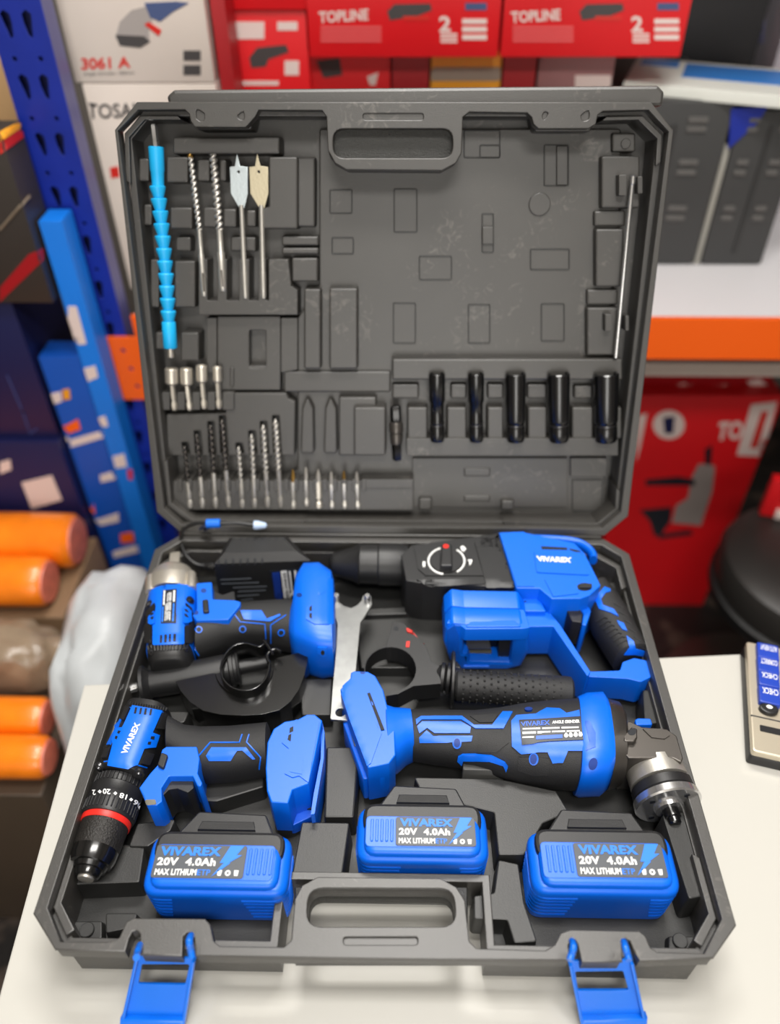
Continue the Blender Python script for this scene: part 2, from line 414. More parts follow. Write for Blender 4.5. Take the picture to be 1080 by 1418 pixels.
# raised mouldings of the tray
def tray(pts, z1, z0=.011, r=.002, bev=.0015, taper=.0015, m=CASE_SHADED): return prism('tray_moulding', fillet(ccw(pb(z1, pts)), r, 3), z0, z1, m, case, bev=bev, taper=taper)
tray([(88, 1216), (116, 1172), (150, 1165), (200, 1173), (193, 1222), (90, 1226)], .034)
tray([(178, 1172), (190, 1140), (243, 1134), (236, 1150), (205, 1172)], .036)
tray([(418, 1138), (484, 1139), (474, 1210), (404, 1213), (408, 1190)], .046)
tray([(452, 1034), (497, 1034), (490, 1132), (449, 1132)], .040)
tray([(573, 1076), (690, 1078), (770, 1095), (788, 1125), (752, 1140), (726, 1184), (690, 1184), (684, 1125), (640, 1114), (590, 1110)], .040)
tray([(690, 1190), (718, 1196), (726, 1250), (744, 1304), (712, 1306), (702, 1274), (656, 1272), (656, 1240), (684, 1236)], .036)
tray([(917, 1128), (947, 1124), (978, 1240), (954, 1245)], .045)
tray([(104, 1275), (141, 1275), (141, 1300), (96, 1300)], .020)
tray([(146, 1264), (190, 1264), (185, 1284), (146, 1292)], .026)
tray([(926, 1296), (962, 1296), (975, 1315), (926, 1315)], .020)
tray([(890, 955), (912, 955), (922, 1000), (893, 1003)], .040)
tray([(842, 806), (872, 806), (884, 850), (850, 850)], .034)
tray([(490, 852), (612, 846), (622, 900), (640, 925), (500, 925)], .024)
tray([(505, 843), (612, 838), (612, 848), (503, 852)], .030)
tray([(415, 940), (460, 940), (458, 990), (418, 990)], .030)
tray([(330, 1040), (365, 1040), (365, 1090), (300, 1110), (255, 1108), (262, 1080)], .030)
tray([(222, 985), (262, 985), (255, 1000), (230, 1005)], .034)
for x, y in ((121, 1289), (941, 1304)):
    c = B(x, y, .020); lathe('boss', c, c+V((0, 0, .0025)), [(0, .0055), (.002, .0055), (.0025, .005)], CASE_SHADED, case, 20)

# latches: hinged below the rim, swung out onto the table
def latch(fr, win, tip, lugs):
    o = V((0, -.002, .040)); e = B(*tip, .004); ax = V((0, e.y-o.y, e.z-o.z)).normalized(); n = V((1, 0, 0)).cross(ax)
    if n.z < 0: n = -n
    F = frame(o, V((1, 0, 0)), ax, n)
    def q(p): X = hitp(*p, o, n)-o; return (X.x, X.dot(ax))
    fp, wp = [q(p) for p in fr], [q(p) for p in win]
    lt = plate('latch', fillet(fp, .001, 2), [fillet(wp, .0012, 2)], -.0012, .0012, LATCHB, case, F, bev=.0004)
    # side rails, end lip and lugs
    (tlx, tly), (trx, try_), (brx, bry), (blx, bly) = fp
    for (ax_, ay_, bx_, by_, s) in ((tlx, tly, blx, bly, 1), (trx, try_, brx, bry, -1)):
        prism('latch_rail', [(ax_, ay_), (bx_, by_), (bx_+.0022*s, by_), (ax_+.0022*s, ay_)], -.001, .0055, LATCHB, lt, F, bev=.0006)
    prism('latch_lip', [(blx, bly), (brx, bry), (brx, bry-.007), (blx+.0005, bly-.007)], -.001, .006, LATCHB, lt, F, bev=.0015)
    for (a, b) in lugs:
        tube('latch_lug', smoothpath([Yp(*a, -.001)+V((0, 0.004, -.002)), Yp(*a, -.003), Yp((a[0]+b[0])/2, (a[1]+b[1])/2, -.006), Yp(*b, -.010)], 4), .0024, LATCHB, lt, 8)
    return lt
latch([(190, 1322), (272, 1326), (257, 1418), (169, 1416)], [(197, 1334), (263, 1334), (257, 1362), (192, 1361)], (212, 1418), [((262, 1303), (266, 1326)), ((191, 1316), (189, 1326))])
latch([(786, 1330), (875, 1328), (893, 1413), (803, 1415)], [(796, 1344), (862, 1343), (870, 1370), (800, 1370)], (848, 1415), [((794, 1311), (789, 1330)), ((866, 1312), (871, 1330))])

# ---------------------------------------------------------------- lid
LWF = -.050; LB = .010   # floor of the lid; step from the deep floor up to its flat panel
lo = [(-.25+ch, 0), (.25-ch, 0), (.25, ch), (.25, D-ch), (.25-ch, D), (-.25+ch, D), (-.25, D-ch), (-.25, ch)]
lcav_top = pl(0, [(926, 182), (898, 152), (835, 154), (828, 159), (825, 172), (815, 178), (746, 178), (739, 172), (736, 162), (730, 156), (650, 155), (641, 162), (639, 212), (631, 226), (612, 236), (480, 235),
                  (464, 226), (454, 208), (452, 162), (446, 153), (358, 152), (353, 162), (340, 176), (270, 176), (264, 168), (262, 158), (256, 152), (191, 152), (163, 181)])
lcav = lcav_top+[(-.25+i0-.001, ch+.004), (-.25+ch+.003, i0-.001), (.25-ch-.003, i0-.001), (.25-i0+.001, ch+.004)]
lhole = fillet(pl(0, [(461, 178), (627, 178), (627, 219), (461, 219)]), .010, 5)
lslot = fillet(pl(0, [(503, 157), (586, 157), (586, 166), (503, 166)]), .002, 3)
notch = [fillet(pl(0, p), .002, 2) for p in ([(271, 149), (283, 157), (283, 166), (277, 168), (272, 164)], [(338, 152), (338, 166), (331, 165), (328, 160)], [(753, 167), (760, 156), (754, 154), (751, 160)], [(817, 150), (815, 166), (807, 168), (804, 160)])]
plate('lid_rim', lo, [lcav, lhole, lslot]+notch, -.0022, 0, CASE, case, FL, bev=.0008)
lid = plate('lid_shell', inset(lo, .001), [lcav, lhole], -.016, -.0022, CASE, case, FL, bev=.0006)
lbody = cham(-.2465, .0035, .2465, D-.0035, .0215); lcb = cham(-.2400, .0095, .2400, D-.0100, .0190)
plate('lid_wall', lbody, [lcb], LWF-.004, -.0150, CASE, case, FL, bev=.0008)
FLOOR = prism('lid_floor', inset(lbody, .002), LWF-.010, LWF, CASE, case, FL, bev=.001)
bk = pl(-.046, [(236, 700), (238, 130), (246, 125), (905, 119), (914, 127), (850, 700)])
prism('lid_back', fillet(bk, .006, 3), LWF-.018, LWF-.008, CASE, case, FL, bev=.004)
prism('lid_ridge', fillet(pl(-.030, [(236, 136), (246, 127), (905, 121), (914, 130), (912, 150), (240, 150)]), .004, 3), LWF-.008, -.016, CASE, case, FL, bev=.003)
# grip backing in the lid's handle opening, and the walls around handle and latches
prism('grip_backing', inset(lhole, -.006), -.024, -.0135, GRAINY, case, FL, bev=.006, seg=3)
prism('handle_pocket', fillet(pl(-.006, [(450, 156), (641, 156), (639, 214), (630, 228), (612, 238), (480, 237), (463, 228), (454, 210)]), .003, 2), LWF, -.016, CASE, case, FL, bev=.002)
for p in ([(262, 150), (350, 150), (345, 178), (266, 178)], [(738, 154), (828, 154), (822, 181), (743, 181)]):
    prism('latch_pocket', fillet(pl(-.006, p), .003, 2), LWF, -.0165, CASE, case, FL, bev=.002)
# stepped ridge inside the wall
for a in ([(174, 250), (172, 185), (194, 160), (245, 160)], [(915, 225), (917, 187), (890, 160), (840, 161)], [(226, 640), (232, 700), (262, 724), (420, 726)], [(859, 680), (857, 708), (831, 729), (700, 728)]):
    q = [V(L(x, y, -.010)) for x, y in a]; cen = V((0, D/2))
    prism('lid_inner_ridge', [tuple(p) for p in q]+[tuple(p+(cen-p).normalized()*.005) for p in q[::-1]], LWF, -.010, CASE, case, FL, bev=.0008)
def pad(x0, y0, x1, y1, h=.012, r=.0022, bev=.0016, pts=None):
    w1 = LWF+LB+h*1.15; return prism('lid_moulding', fillet(ccw(pl(w1, pts or [(x0, y0), (x1, y0), (x1, y1), (x0, y1)])), r, 3), LWF-.001, w1, CASE, case, FL, bev=bev, taper=.0008)
prism('lid_panel', fillet(pl(LWF+LB, [(442, 178), (860, 178), (858, 300), (838, 495), (838, 718), (392, 718), (392, 660), (412, 650), (412, 440), (442, 395)]), .003, 3), LWF-.001, LWF+LB, CASE, case, FL, bev=.0014)
for a in ((239, 190, 387, 213, .014), (192, 219, 206, 251), (230, 217, 260, 253), (273, 221, 290, 251), (304, 221, 313, 251), (199, 283, 210, 312), (235, 287, 266, 317),
          (281, 287, 299, 315), (309, 289, 327, 315), (341, 291, 354, 314), (208, 359, 220, 426), (241, 361, 270, 426), (215, 460, 227, 484), (250, 460, 275, 500),
          (421, 400, 444, 511), (456, 399, 495, 511), (243, 328, 264, 348, .006), (319, 328, 354, 348, .005), (390, 327, 441, 340, .006), (390, 343, 441, 352, .006), (400, 218, 436, 314, .004)): pad(*a)
pad(0, 0, 0, 0, .012, pts=[(372, 217), (412, 217), (412, 317), (357, 317), (357, 290), (372, 286)])
pad(0, 0, 0, 0, .012, pts=[(275, 359), (287, 359), (287, 416), (301, 416), (301, 359), (314, 359), (314, 416), (331, 416), (331, 359), (345, 359), (345, 416), (358, 416), (358, 359), (368, 359), (368, 416), (372, 416), (372, 359), (399, 359), (403, 396), (412, 402), (412, 436), (275, 436)], r=.0008, bev=.0006)
pad(404, 357, 440, 390, .006)
pad(0, 0, 0, 0, .005, pts=[(389, 440), (412, 440), (412, 512), (389, 516)], r=.001)
pad(286, 440, 300, 516, .005, r=.001)
plate('lid_moulding', pl(LWF+LB+.005, [(301, 438), (388, 438), (388, 540), (301, 540)]), [fillet(pl(LWF+LB+.005, [(345, 457), (368, 457), (368, 510), (345, 510)]),   .002, 2)], LWF-.001, LWF+LB+.005, CASE, case, FL, bev=.0008)
# plateau above the twist drills with finger grooves
drills = [((255, 617), (264, 703)), ((272, 601), (281, 703)), ((291, 588), (299, 703)), ((307, 580), (317, 702)), ((330, 618), (336, 703)), ((348, 601), (353, 703)), ((364, 588), (371, 702)), ((381, 580), (389, 702))]
groove = [fillet(pl(LWF+LB+.008, [(a[0]-3.5, a[1]-4), (a[0]+5, a[1]-4), (a[0]+8, 628.5), (a[0]-2, 628.5)]), .0006, 2) for a, b in drills]
plate('lid_moulding', fillet(pl(LWF+LB+.008, [(230, 574), (312, 572), (312, 544), (396, 544), (400, 552), (409, 556), (408, 631), (232, 631)]), .002, 3), groove, LWF-.001, LWF+LB+.008, CASE, case, FL, bev=.0012)
for i in range(5):
    x = 224+i*21.0; pad(x, 543, x+ (11 if i < 4 else 16), 568, .010, r=.0012)
pad(318, 508, 324, 536, .006); pad(326, 506, 388, 538, .004)
for x in (414, 446): pad(0, 0, 0, 0, .010, pts=[(x+4, 566), (x+11, 548), (x+20, 566), (x+21, 628), (x+2, 628)], r=.0035)
pad(469, 550, 521, 631, .011); pad(490, 564, 534, 631, .018); pad(393, 514, 541, 543, .004)
pad(240, 666, 572, 706, .014, r=.001)
for i in range(20): pad(246+i*13.4, 664, 252+i*13.4, 680, .0168, r=.0008, bev=.0008)
pad(500, 664, 572, 676, .0165, r=.001)
# socket rack
pad(543, 497, 862, 526, .014)
for a in ((564, 592), (619, 646), (675, 697), (731, 757), (792, 821), (853, 861)): pad(a[0], 564, a[1], 608, .014)
pad(563, 607, 856, 631, .016, r=.001)
for a in ((543, 532, 580, 552), (624, 532, 646, 552), (675, 532, 697, 552), (730, 532, 757, 552), (795, 534, 820, 552)): pad(*a, .007)
# flat panels, marks and posts of the right half
def ringpad(x0, y0, x1, y1, h=.0012, t=1.6):
    w1 = LWF+LB+h; o = fillet(pl(w1, [(x0, y0), (x1, y0), (x1, y1), (x0, y1)]), .002, 3)
    plate('lid_moulding', o, [inset(o, t*.0007)], LWF+LB-.0004, w1, CASE_SHADED, case, FL, bev=.0003)
for a in ((456, 262, 488, 296), (459, 328, 490, 352), (545, 261, 578, 322), (580, 354, 626, 388), (734, 344, 789, 374), (544, 419, 576, 476), (648, 421, 679, 476), (749, 420, 782, 473), (753, 200, 788, 258), (667, 295, 684, 350),
          (642, 180, 693, 219), (664, 200, 693, 219), (638, 646, 681, 697), (792, 664, 835, 708), (640, 200, 640.5, 200.5)): 
    if a[2]-a[0] > 2: ringpad(*a)
pad(668, 314, 683, 338, .004, r=.001); pad(771, 202, 786, 256, .003, r=.001); pad(642, 648, 679, 660, .004); pad(642, 686, 679, 695, .004)
c_ = L(747, 283, LWF+LB); prism('lid_moulding', circ(c_[0], c_[1], .0105, 24), LWF-.001, LWF+LB+.002, CASE, case, FL, bev=.0008)
for a in ((833, 216, 886, 288, .010), (823, 292, 866, 313, .006), (825, 317, 864, 397, .010), (813, 401, 856, 422, .006), (813, 426, 858, 492, .010), (848, 184, 880, 210, .006)): pad(*a)
c_ = L(866, 199, LWF+LB+.007); prism('lid_moulding', circ(c_[0], c_[1], .0045, 16), LWF, LWF+LB+.009, CASE, case, FL, bev=.0006)
for a in ((857, 242, 868, 271), (883, 244, 890, 268), (838, 435, 848, 459), (866, 437, 871, 458)): pad(*a, .020, r=.001)
pad(571, 634, 786, 702, .003, r=.001); pad(790, 634, 840, 660, .004, r=.001)
for a in ((580, 690, 598, 706), (694, 693, 712, 706)): pad(*a, .008)
box('hinge_strip', (0, D+.004, R-.006), (.448, .012, .020), CASE, case)
for k, (x0, x1) in enumerate(((300, 420), (470, 640), (690, 800))):
    a, b = B(x0, 742, R), B(x1, 742, R); a.y = b.y = D+.0045; a.z = b.z = R-.002
    lathe('hinge_barrel', a, b, [(0, .0035), ((b-a).length, .0035)], CASE, case, 14)

# ================================================================ helpers for the tools
def K(x0, y0, s): return lambda *p: [(x0+x*s, y0+y*s) for x, y in p]
def K1(x0, y0, s): return lambda x, y: (x0+x*s, y0+y*s)
def mpx(px, py, z): return (B(px+1, py, z)-B(px, py, z)).length
def lathef(name, a, b, prof, m, parent=None, **k):
    ln = (V(b)-V(a)).length; return lathe(name, a, b, [(t*ln, r) for t, r in prof], m, parent, **k)
def pp(name, pts, z0, z1, m, parent, r=.0015, bev=.003, seg=3, **k):
    return prism(name, fillet(ccw(pb(z1, pts)), r, 3), z0, z1, m, parent, bev=bev, seg=seg, **k)
def line(name, pts, on, r, m, parent, step=6):
    out = []
    for a, b in zip(pts, pts[1:]):
        n = max(1, int(math.dist(a, b)/step)); out += [(a[0]+(b[0]-a[0])*k/n, a[1]+(b[1]-a[1])*k/n) for k in range(n)]
    out.append(pts[-1]); h = onto(on if isinstance(on, BVHTree) else bvh(on), out)
    return tube(name, [p+n*r*.3 for p, n in h], r, m, parent, 6)
def ell(x, y, rx, ry=None, n=14, a=0):
    ry = ry or rx; ca, sa = math.cos(a), math.sin(a)
    return [(x+rx*math.cos(6.28318*k/n)*ca-ry*math.sin(6.28318*k/n)*sa, y+rx*math.cos(6.28318*k/n)*sa+ry*math.sin(6.28318*k/n)*ca) for k in range(n)]
def rc(x0, y0, x1, y1, s=0): return [(x0+s, y0), (x1+s, y0), (x1, y1), (x0, y1)]
def ball(name, c, r, m, parent, n=12):
    c = V(c); return lathe(name, c-V((0, 0, r)), c+V((0, 0, r)), [(r-r*math.cos(math.pi*k/8), max(r*math.sin(math.pi*k/8), 1e-4)) for k in range(9)], m, parent, n, 60)
def rquad(cx, cy, w_, h_, deg):
    c, s = math.cos(math.radians(deg)), math.sin(math.radians(deg))
    return [(cx+x*c-y*s, cy+x*s+y*c) for x, y in ((-w_/2, -h_/2), (w_/2, -h_/2), (w_/2, h_/2), (-w_/2, h_/2))]
HOLE = mat('recess_shade', (10, 14, 22), .6)  # near-black stands in for the shade in vents, slots and holes
HOLEB = mat('blue_recess_shade', (6, 50, 130), .5)  # blue plastic darkened to stand in for shade in holes and vents
TERM = mat('terminal_plate', (120, 118, 108), .4, .6)

# ---------------------------------------------------------------- rotary hammer
h1, h2, h3 = K(440, 730, .25926), K(660, 730, .24074), K(600, 820, .14815)
ham = empty('rotary_hammer', B(700, 850, .012), 'blue and black cordless rotary hammer with rear grip, without a battery', 'hammer drill')
a, b = B(*h1((62, 195))[0], .048), B(*h1((480, 200))[0], .048)
lathef('chuck', a, b, [(0, .006), (.03, .0105), (.06, .0120), (.10, .0130), (.32, .0190), (.36, .0212), (.38, .0222), (.40, .0208), (.62, .0212), (.64, .0226), (.92, .0226), (.96, .0212), (1, .0212)], BLK, ham, seg=32)
gear = pp('gear_housing', h1((445, 150), (500, 95), (965, 32), (1052, 322), (560, 300), (470, 285)), .014, .079, BLK, ham, bev=.011, seg=4)
ov = bvh(gear)
dpl = skin('dial_plate', h1((512, 104), (826, 82), (886, 262), (575, 262), (535, 225)), ov, BLK, ham, th=.0012)
skin('side_ridge', h1((528, 285), (890, 280), (890, 330), (680, 330), (590, 312)), ov, BLK, ham, th=.0014)
skin('collar', h1((838, 84), (880, 38), (965, 33), (1052, 322), (900, 318)), ov, BLK, ham, th=.0018)
dc = h1((687, 182))[0]; ov = bvh([gear, dpl])
dd = skin('selector_dial', ell(dc[0], dc[1], 22, 16.5, 24), ov, BLK, ham, th=.0014)
ov = bvh([gear, dpl, dd])
for t0, t1 in ((100, 250), (-55, 55)):
    line('dial_mark', [(dc[0]+25*math.cos(math.radians(t)), dc[1]+18.5*math.sin(math.radians(t))) for t in range(t0, t1+1, 10)], ov, .0011, WHT, dd)
kz = .089; kn = prism('selector_knob', fillet(ccw(pb(kz, h1((660, 88), (716, 88), (720, 205), (654, 205)))), .002, 3), .078, kz, BLK, ham, bev=.0015)
skin('knob_dot', h1(*ell(684, 103, 16, 11)), kn, RED, kn, th=.0005)
for q in ([(560, 188), (574, 188), (574, 214), (560, 214)], [(762, 108), (776, 104), (792, 120), (780, 134), (766, 126)], [(800, 178), (824, 178), (824, 186), (816, 204), (808, 204), (808, 186)]): skin('dial_symbol', h1(*q), ov, WHT, dd, th=.0014, step=3)
mot = pp('motor_housing', h2((128, 32), (276, 30), (560, 90), (622, 150), (714, 335), (650, 392), (600, 410), (432, 412), (360, 352), (228, 350)), .014, .082, BLUE, ham, bev=.010, seg=4)
ov = bvh(mot)
skin('front_band', h2((132, 36), (274, 32), (330, 345), (232, 345)), ov, BLUE, ham, th=.0012)
skin('name_panel', h2((328, 138), (596, 150), (652, 280), (344, 264)), ov, BLUE, ham, th=.0014, r=3)
skin('side_panel', h2((384, 292), (560, 292), (590, 385), (440, 402)), ov, BLUE, ham, th=.0010, r=3)
for q in ([(370, 110), (520, 118), (522, 132), (374, 128)], [(530, 122), (592, 136), (606, 156), (540, 134)], rc(246, 186, 284, 200, 2), rc(258, 228, 294, 242, 2)): skin('vent', h2(*q), ov, HOLE, mot, th=.0003, step=3)
lk = skin('lock_button', h2(*ell(620, 345, 44, 22, 18)), ov, HOLE, mot, th=.0006); skin('button_cap', h2(*rc(592, 336, 658, 358, 3)), ov, BLK, lk, th=.0028, r=1.5)
lettering('printed_name', 'VIVAREX', h2((340, 172), (546, 182), (541, 211), (350, 203)), ov, WHT, mot, th=.0018, weight=.045)
tl = [B(*p, .066) for p in h2((300, 72), (470, 78), (580, 95), (640, 128), (668, 165), (670, 190))]
tube('rear_strap', smoothpath(tl, 5), .0042, BLUE, ham, 10, flat=1.6)
vb = pp('vent_block', h2((64, 405), (100, 362), (330, 352), (400, 484), (70, 480)), .014, .066, BLUE, ham, bev=.008, seg=4)
for y, x0, x1 in ((381, 172, 272), (404, 188, 274), (428, 194, 288)): skin('vent', h2((x0, y-4), (x1, y-4), (x1, y+4), (x0, y+4)), vb, HOLEB, vb, th=.0002, step=4)
yf = B(680, 868, .077).y; FY = frame(V((0, yf, 0)), V((1, 0, 0)), V((0, 0, 1)), V((0, -1, 0)))
def py_(pts, y): return [(lambda X: (X.x, X.z))(Yp(px, py, y)) for px, py in pts]
mo = fillet(py_(h3((92, 470), (110, 350), (180, 285), (300, 300), (830, 310), (895, 400), (900, 560), (820, 700), (690, 735), (270, 740), (150, 650)), yf), .004, 3)
mi = fillet(py_(h3((290, 385), (745, 390), (712, 658), (345, 648), (325, 578), (282, 575)), yf), .0005, 2)
bm_ = plate('battery_mount', mo, [mi], -.022, 0, BLUE, ham, FY, bev=.004)
prism('mount_body', mo, -.042, -.021, BLUE, ham, FY, bev=.001)
prism('mount_recess', inset(mi, -.002), -.0215, -.019, HOLE, bm_, FY, bev=0)
for q in ([(310, 440), (520, 440), (540, 535), (305, 535)], [(325, 568), (545, 562), (548, 640), (345, 640)]): prism('terminal', py_(h3(*q), yf+.010), -.014, -.010, TERM, bm_, FY, bev=.0006)
prism('terminal_block', py_(h3((612, 400), (738, 400), (706, 650), (596, 650)), yf+.010), -.019, -.007, BLK, bm_, FY, bev=.001)
prism('mount_side_lip', py_(h3((130, 345), (200, 300), (240, 400), (240, 560), (130, 560)), yf), -.001, .0012, BLUE_D, bm_, FY, bev=.0006)
prism('mount_rail', py_(h3((285, 680), (520, 680), (520, 700), (285, 700)), yf), -.001, .002, BLUE, bm_, FY, bev=.0005)
tp_ = pp('mount_top', h3((112, 300), (205, 165), (330, 142), (850, 162), (905, 330), (840, 340), (300, 345), (205, 275)), .062, .0785, BLUE, ham, bev=.004)
for i in range(5): skin('vent', h3(*rc(422+i*76, 163, 446+i*76, 180, 6)), tp_, HOLEB, tp_, th=.0002, step=3)
pp('mount_step', h3((370, 262), (760, 262), (830, 320), (290, 322)), .06, .0800, BLUE, ham, bev=.001)
pp('arm', h2((200, 470), (420, 488), (480, 560), (655, 830), (640, 862), (440, 570), (300, 572), (200, 560)), .018, .060, BLUE, ham, bev=.003)
pp('lower_bar', h2((590, 790), (655, 830), (825, 824), (840, 775), (905, 752), (975, 766), (1008, 812), (1003, 862), (945, 890), (870, 872), (640, 860)), .020, .052, BLUE, ham, bev=.0022, r=.003, seg=3)
g = loftpx('grip', [(p, q, .044, hh) for (p, q), hh in (((h2((612, 400))[0], h2((742, 345))[0]), .020), ((h2((632, 480))[0], h2((808, 425))[0]), .021), ((h2((668, 580))[0], h2((872, 520))[0]), .021), ((h2((724, 670))[0], h2((922, 620))[0]), .021), ((h2((790, 770))[0], h2((980, 735))[0]), .021))], RUB, ham, n=2.6, capr=.15)
ov = bvh(g)
for q in ([(678, 412), (735, 345), (768, 360), (768, 372), (742, 378), (716, 415), (727, 450), (788, 474), (816, 516), (772, 494), (706, 472)], [(806, 538), (844, 555), (866, 600), (838, 590), (816, 562)],
          [(860, 626), (902, 658), (914, 698), (974, 712), (988, 746), (905, 730), (846, 732), (878, 690)]): skin('grip_accent', h2(*q), ov, BLUE, g, th=.0012, step=4)
for i in range(7):
    x, y = 690+i*20, 545+i*22; line('grip_rib', h2((x, y), (x+48, y-34+8), (x+62, y-20)), ov, .0009, RUB, g)
for i in range(6): line('grip_rib', h2((790+i*28, 440+i*48), (840+i*26, 465+i*48)), ov, .0009, RUB, g)
pp('trigger', h2((466, 445), (488, 420), (520, 425), (540, 450), (572, 425), (610, 500), (604, 548), (548, 540), (520, 480)), .030, .064, BLK, ham, bev=.003)
pp('trigger_frame', h2((572, 405), (622, 398), (658, 482), (630, 566), (606, 560), (614, 500)), .02, .062, BLUE, ham, bev=.002)

# ---------------------------------------------------------------- side handle with depth clamp
r1 = K(380, 780, .24074)
sh = empty('side_handle', B(600, 930, .012), 'black studded side handle with round clamp and red mark beside the rotary hammer', 'handle')
rin = [(668+146*math.cos(math.radians(t)), 610-128*math.sin(math.radians(t))) for t in range(100, -101, -12)]
cb = pp('clamp_body', r1((650, 452), (682, 338), (742, 342), (872, 480), (905, 568), (965, 602), (958, 692), (800, 706), (712, 752), (640, 764), *rin[::-1]), .028, .050, BLK, sh, r=.0002, bev=.0004, seg=1)
rl = [(668+146*math.cos(math.radians(t)), 610-128*math.sin(math.radians(t))) for t in range(95, 265, 10)]; rl2 = [(668+153*math.cos(math.radians(t)), 610-135*math.sin(math.radians(t))) for t in range(95, 265, 10)]
pp('clamp_strap', r1(*rl, *rl2[::-1]), .030, .049, BLK, sh, r=0, bev=.0003, seg=1)
skin('gauge_hole', r1(*ell(700, 375, 15, 12)), cb, HOLE, cb, th=.0002, step=3)
skin('lock_tab', r1((758, 378), (812, 384), (848, 412), (876, 468), (858, 466), (826, 416), (764, 398)), cb, RED, cb, th=.0015, step=3)
skin('red_mark', r1(*rc(755, 450, 775, 484, 4)), cb, RED, cb, th=.0006, step=3)
a, b = B(*r1((930, 655))[0], .040), B(*r1((1075, 672))[0], .040)
lathef('neck', a, b, [(0, .010), (.15, .012), (.2, .0145), (.32, .0145), (.36, .011), (.44, .0145), (.55, .0145), (.6, .011), (1, .011)], BLK, sh)
a, b = B(624, 941, .040), B(629, 941.3, .040); lathef('flange', a, b, [(0, .025), (.2, .0265), (.8, .0265), (1, .025)], BLK, sh, seg=36)
a, b = B(630, 949, .040), B(793, 960, .040); lathef('grip', a, b, [(0, .0125), (.02, .0142), (.3, .0138), (.93, .0152), (.98, .0148), (1, .012)], RUB, sh, seg=32)
x, y, z = axes(a, b); ln = (b-a).length; bm = bmesh.new()
for i in range(15):
    for k in range(16):
        th = 6.28318*(k+.5*(i % 2))/16; c = a+z*(ln*(.07+.058*i))+(x*math.cos(th)+y*math.sin(th))*.0145
        bmesh.ops.create_icosphere(bm, subdivisions=1, radius=.0012, matrix=M.Translation(c))
from_bm('grip_studs', bm, RUB, sh, 60)['kind'] = 'stuff'

# ---------------------------------------------------------------- flat pin spanner
sp = empty('pin_spanner', B(480, 900, .05), 'flat silver pin spanner with two pegs and a hole at its end', 'wrench')
out = fillet(ccw(pb(.056, r1((344, 262), (343, 190), (352, 176), (364, 182), (372, 222), (400, 244), (440, 257), (475, 240), (500, 214), (506, 190), (528, 174), (556, 186), (562, 236), (512, 318), (496, 340), (488, 420), (470, 610), (432, 896), (424, 904), (326, 898), (320, 890), (334, 700), (350, 540), (362, 350), (346, 300)))), .001, 2)
hc = B(*r1((380, 857))[0], .056); plate('spanner_plate', out, [circ(hc.x, hc.y, .0042, 20)], .053, .056, ZINC, sp, bev=.0005)
for q in ((535, 215), (358, 212)):
    c = B(*r1(q)[0], .056); lathe('peg', c, c+V((0, 0, .008)), [(0, .0032), (.007, .0032), (.008, .0025)], CHROME, sp, 14)

# ---------------------------------------------------------------- impact wrench
i1, i2, k5 = K(185, 750, .16667), K(320, 770, .14815), K(170, 710, .34259)
iw = empty('impact_wrench', B(320, 860, .012), 'blue and black impact wrench with a silver nose lying beside the charger', 'impact wrench')
P1 = lambda k, x, y: k((x, y))[0]
a, b = B(*P1(i1, 335, 300), .05), B(*P1(i1, 352, 108), .05); lathef('anvil', a, b, [(0, .0072), (.95, .0072), (1, .006)], NICKEL, iw, seg=4, ph=.785)
a, b = B(*P1(i1, 315, 470), .046), B(*P1(i1, 338, 225), .050)
nose = lathef('nose', a, b, [(0, .0265), (.42, .0265), (.5, .0255), (.72, .0225), (.86, .019), (.94, .0135), (1, .012)], NICKEL, iw, seg=36)
for (x0, y0, x1, y1, z_) in ((145, 425, 146, 290, .062), (478, 400, 478, 262, .064)):
    a, b = B(*P1(i1, x0, y0), z_), B(*P1(i1, x1, y1), z_); lathef('nose_boss', a, b, [(0, .0056), (.93, .0052), (1, .0042)], NICKEL, iw, seg=18)
hd = loftpx('motor_housing', [(P1(i1, 96, 412), P1(i1, 535, 372), .045, .027), (P1(i1, 90, 520), P1(i1, 525, 500), .045, .028), (P1(i1, 84, 680), P1(i1, 490, 660), .045, .028), (P1(i1, 80, 860), P1(i1, 478, 830), .045, .026)], BLUE, iw, n=3.0, capr=.05, zt=.066)
cap = loftpx('end_cap', [(P1(i1, 90, 862), P1(i1, 476, 838), .044, .0285), (P1(i1, 98, 930), P1(i1, 472, 915), .044, .027), (P1(i1, 120, 985), P1(i1, 450, 960), .044, .022)], BLK, iw, n=3.0, capr=.1, zt=.064)
ov = bvh([hd, cap])
skin('label_frame', i1((196, 400), (238, 356), (380, 352), (420, 396), (424, 520), (415, 720), (415, 858), (165, 866), (165, 720), (190, 560)), ov, BLUE, iw, th=.0018, r=2)
for q in ([(180, 520), (186, 560), (160, 620), (150, 700), (160, 712), (156, 850), (110, 846), (106, 640), (128, 575)], [(428, 520), (470, 560), (475, 600), (520, 620), (515, 660), (484, 800), (470, 850), (420, 852), (420, 712), (462, 690), (468, 600)]):
    skin('side_cover', i1(*q), ov, BLK, iw, th=.0026)
for q in ([(140, 640), (182, 590), (188, 690), (160, 700), (140, 690)], [(402, 560), (440, 560), (464, 590), (464, 670), (430, 690), (402, 690)]):
    sv = skin('side_vent', i1(*q), ov, BLUE, iw, th=.0034)
for q in ([(408, 575), (430, 580), (440, 602), (420, 598)], [(408, 615), (430, 620), (438, 645), (416, 638)], [(160, 612), (180, 606), (180, 620), (162, 630)], [(160, 645), (180, 638), (180, 652), (164, 664)]): skin('vent', i1(*q), ov, HOLE, hd, th=.0037, step=3)
for x0, y0, y1 in ((222, 786, 850), (259, 782, 846), (294, 778, 842), (331, 776, 838)): skin('vent', i1(*rc(x0, y0, x0+18, y1, 2)), ov, HOLE, hd, th=.0021, step=3)
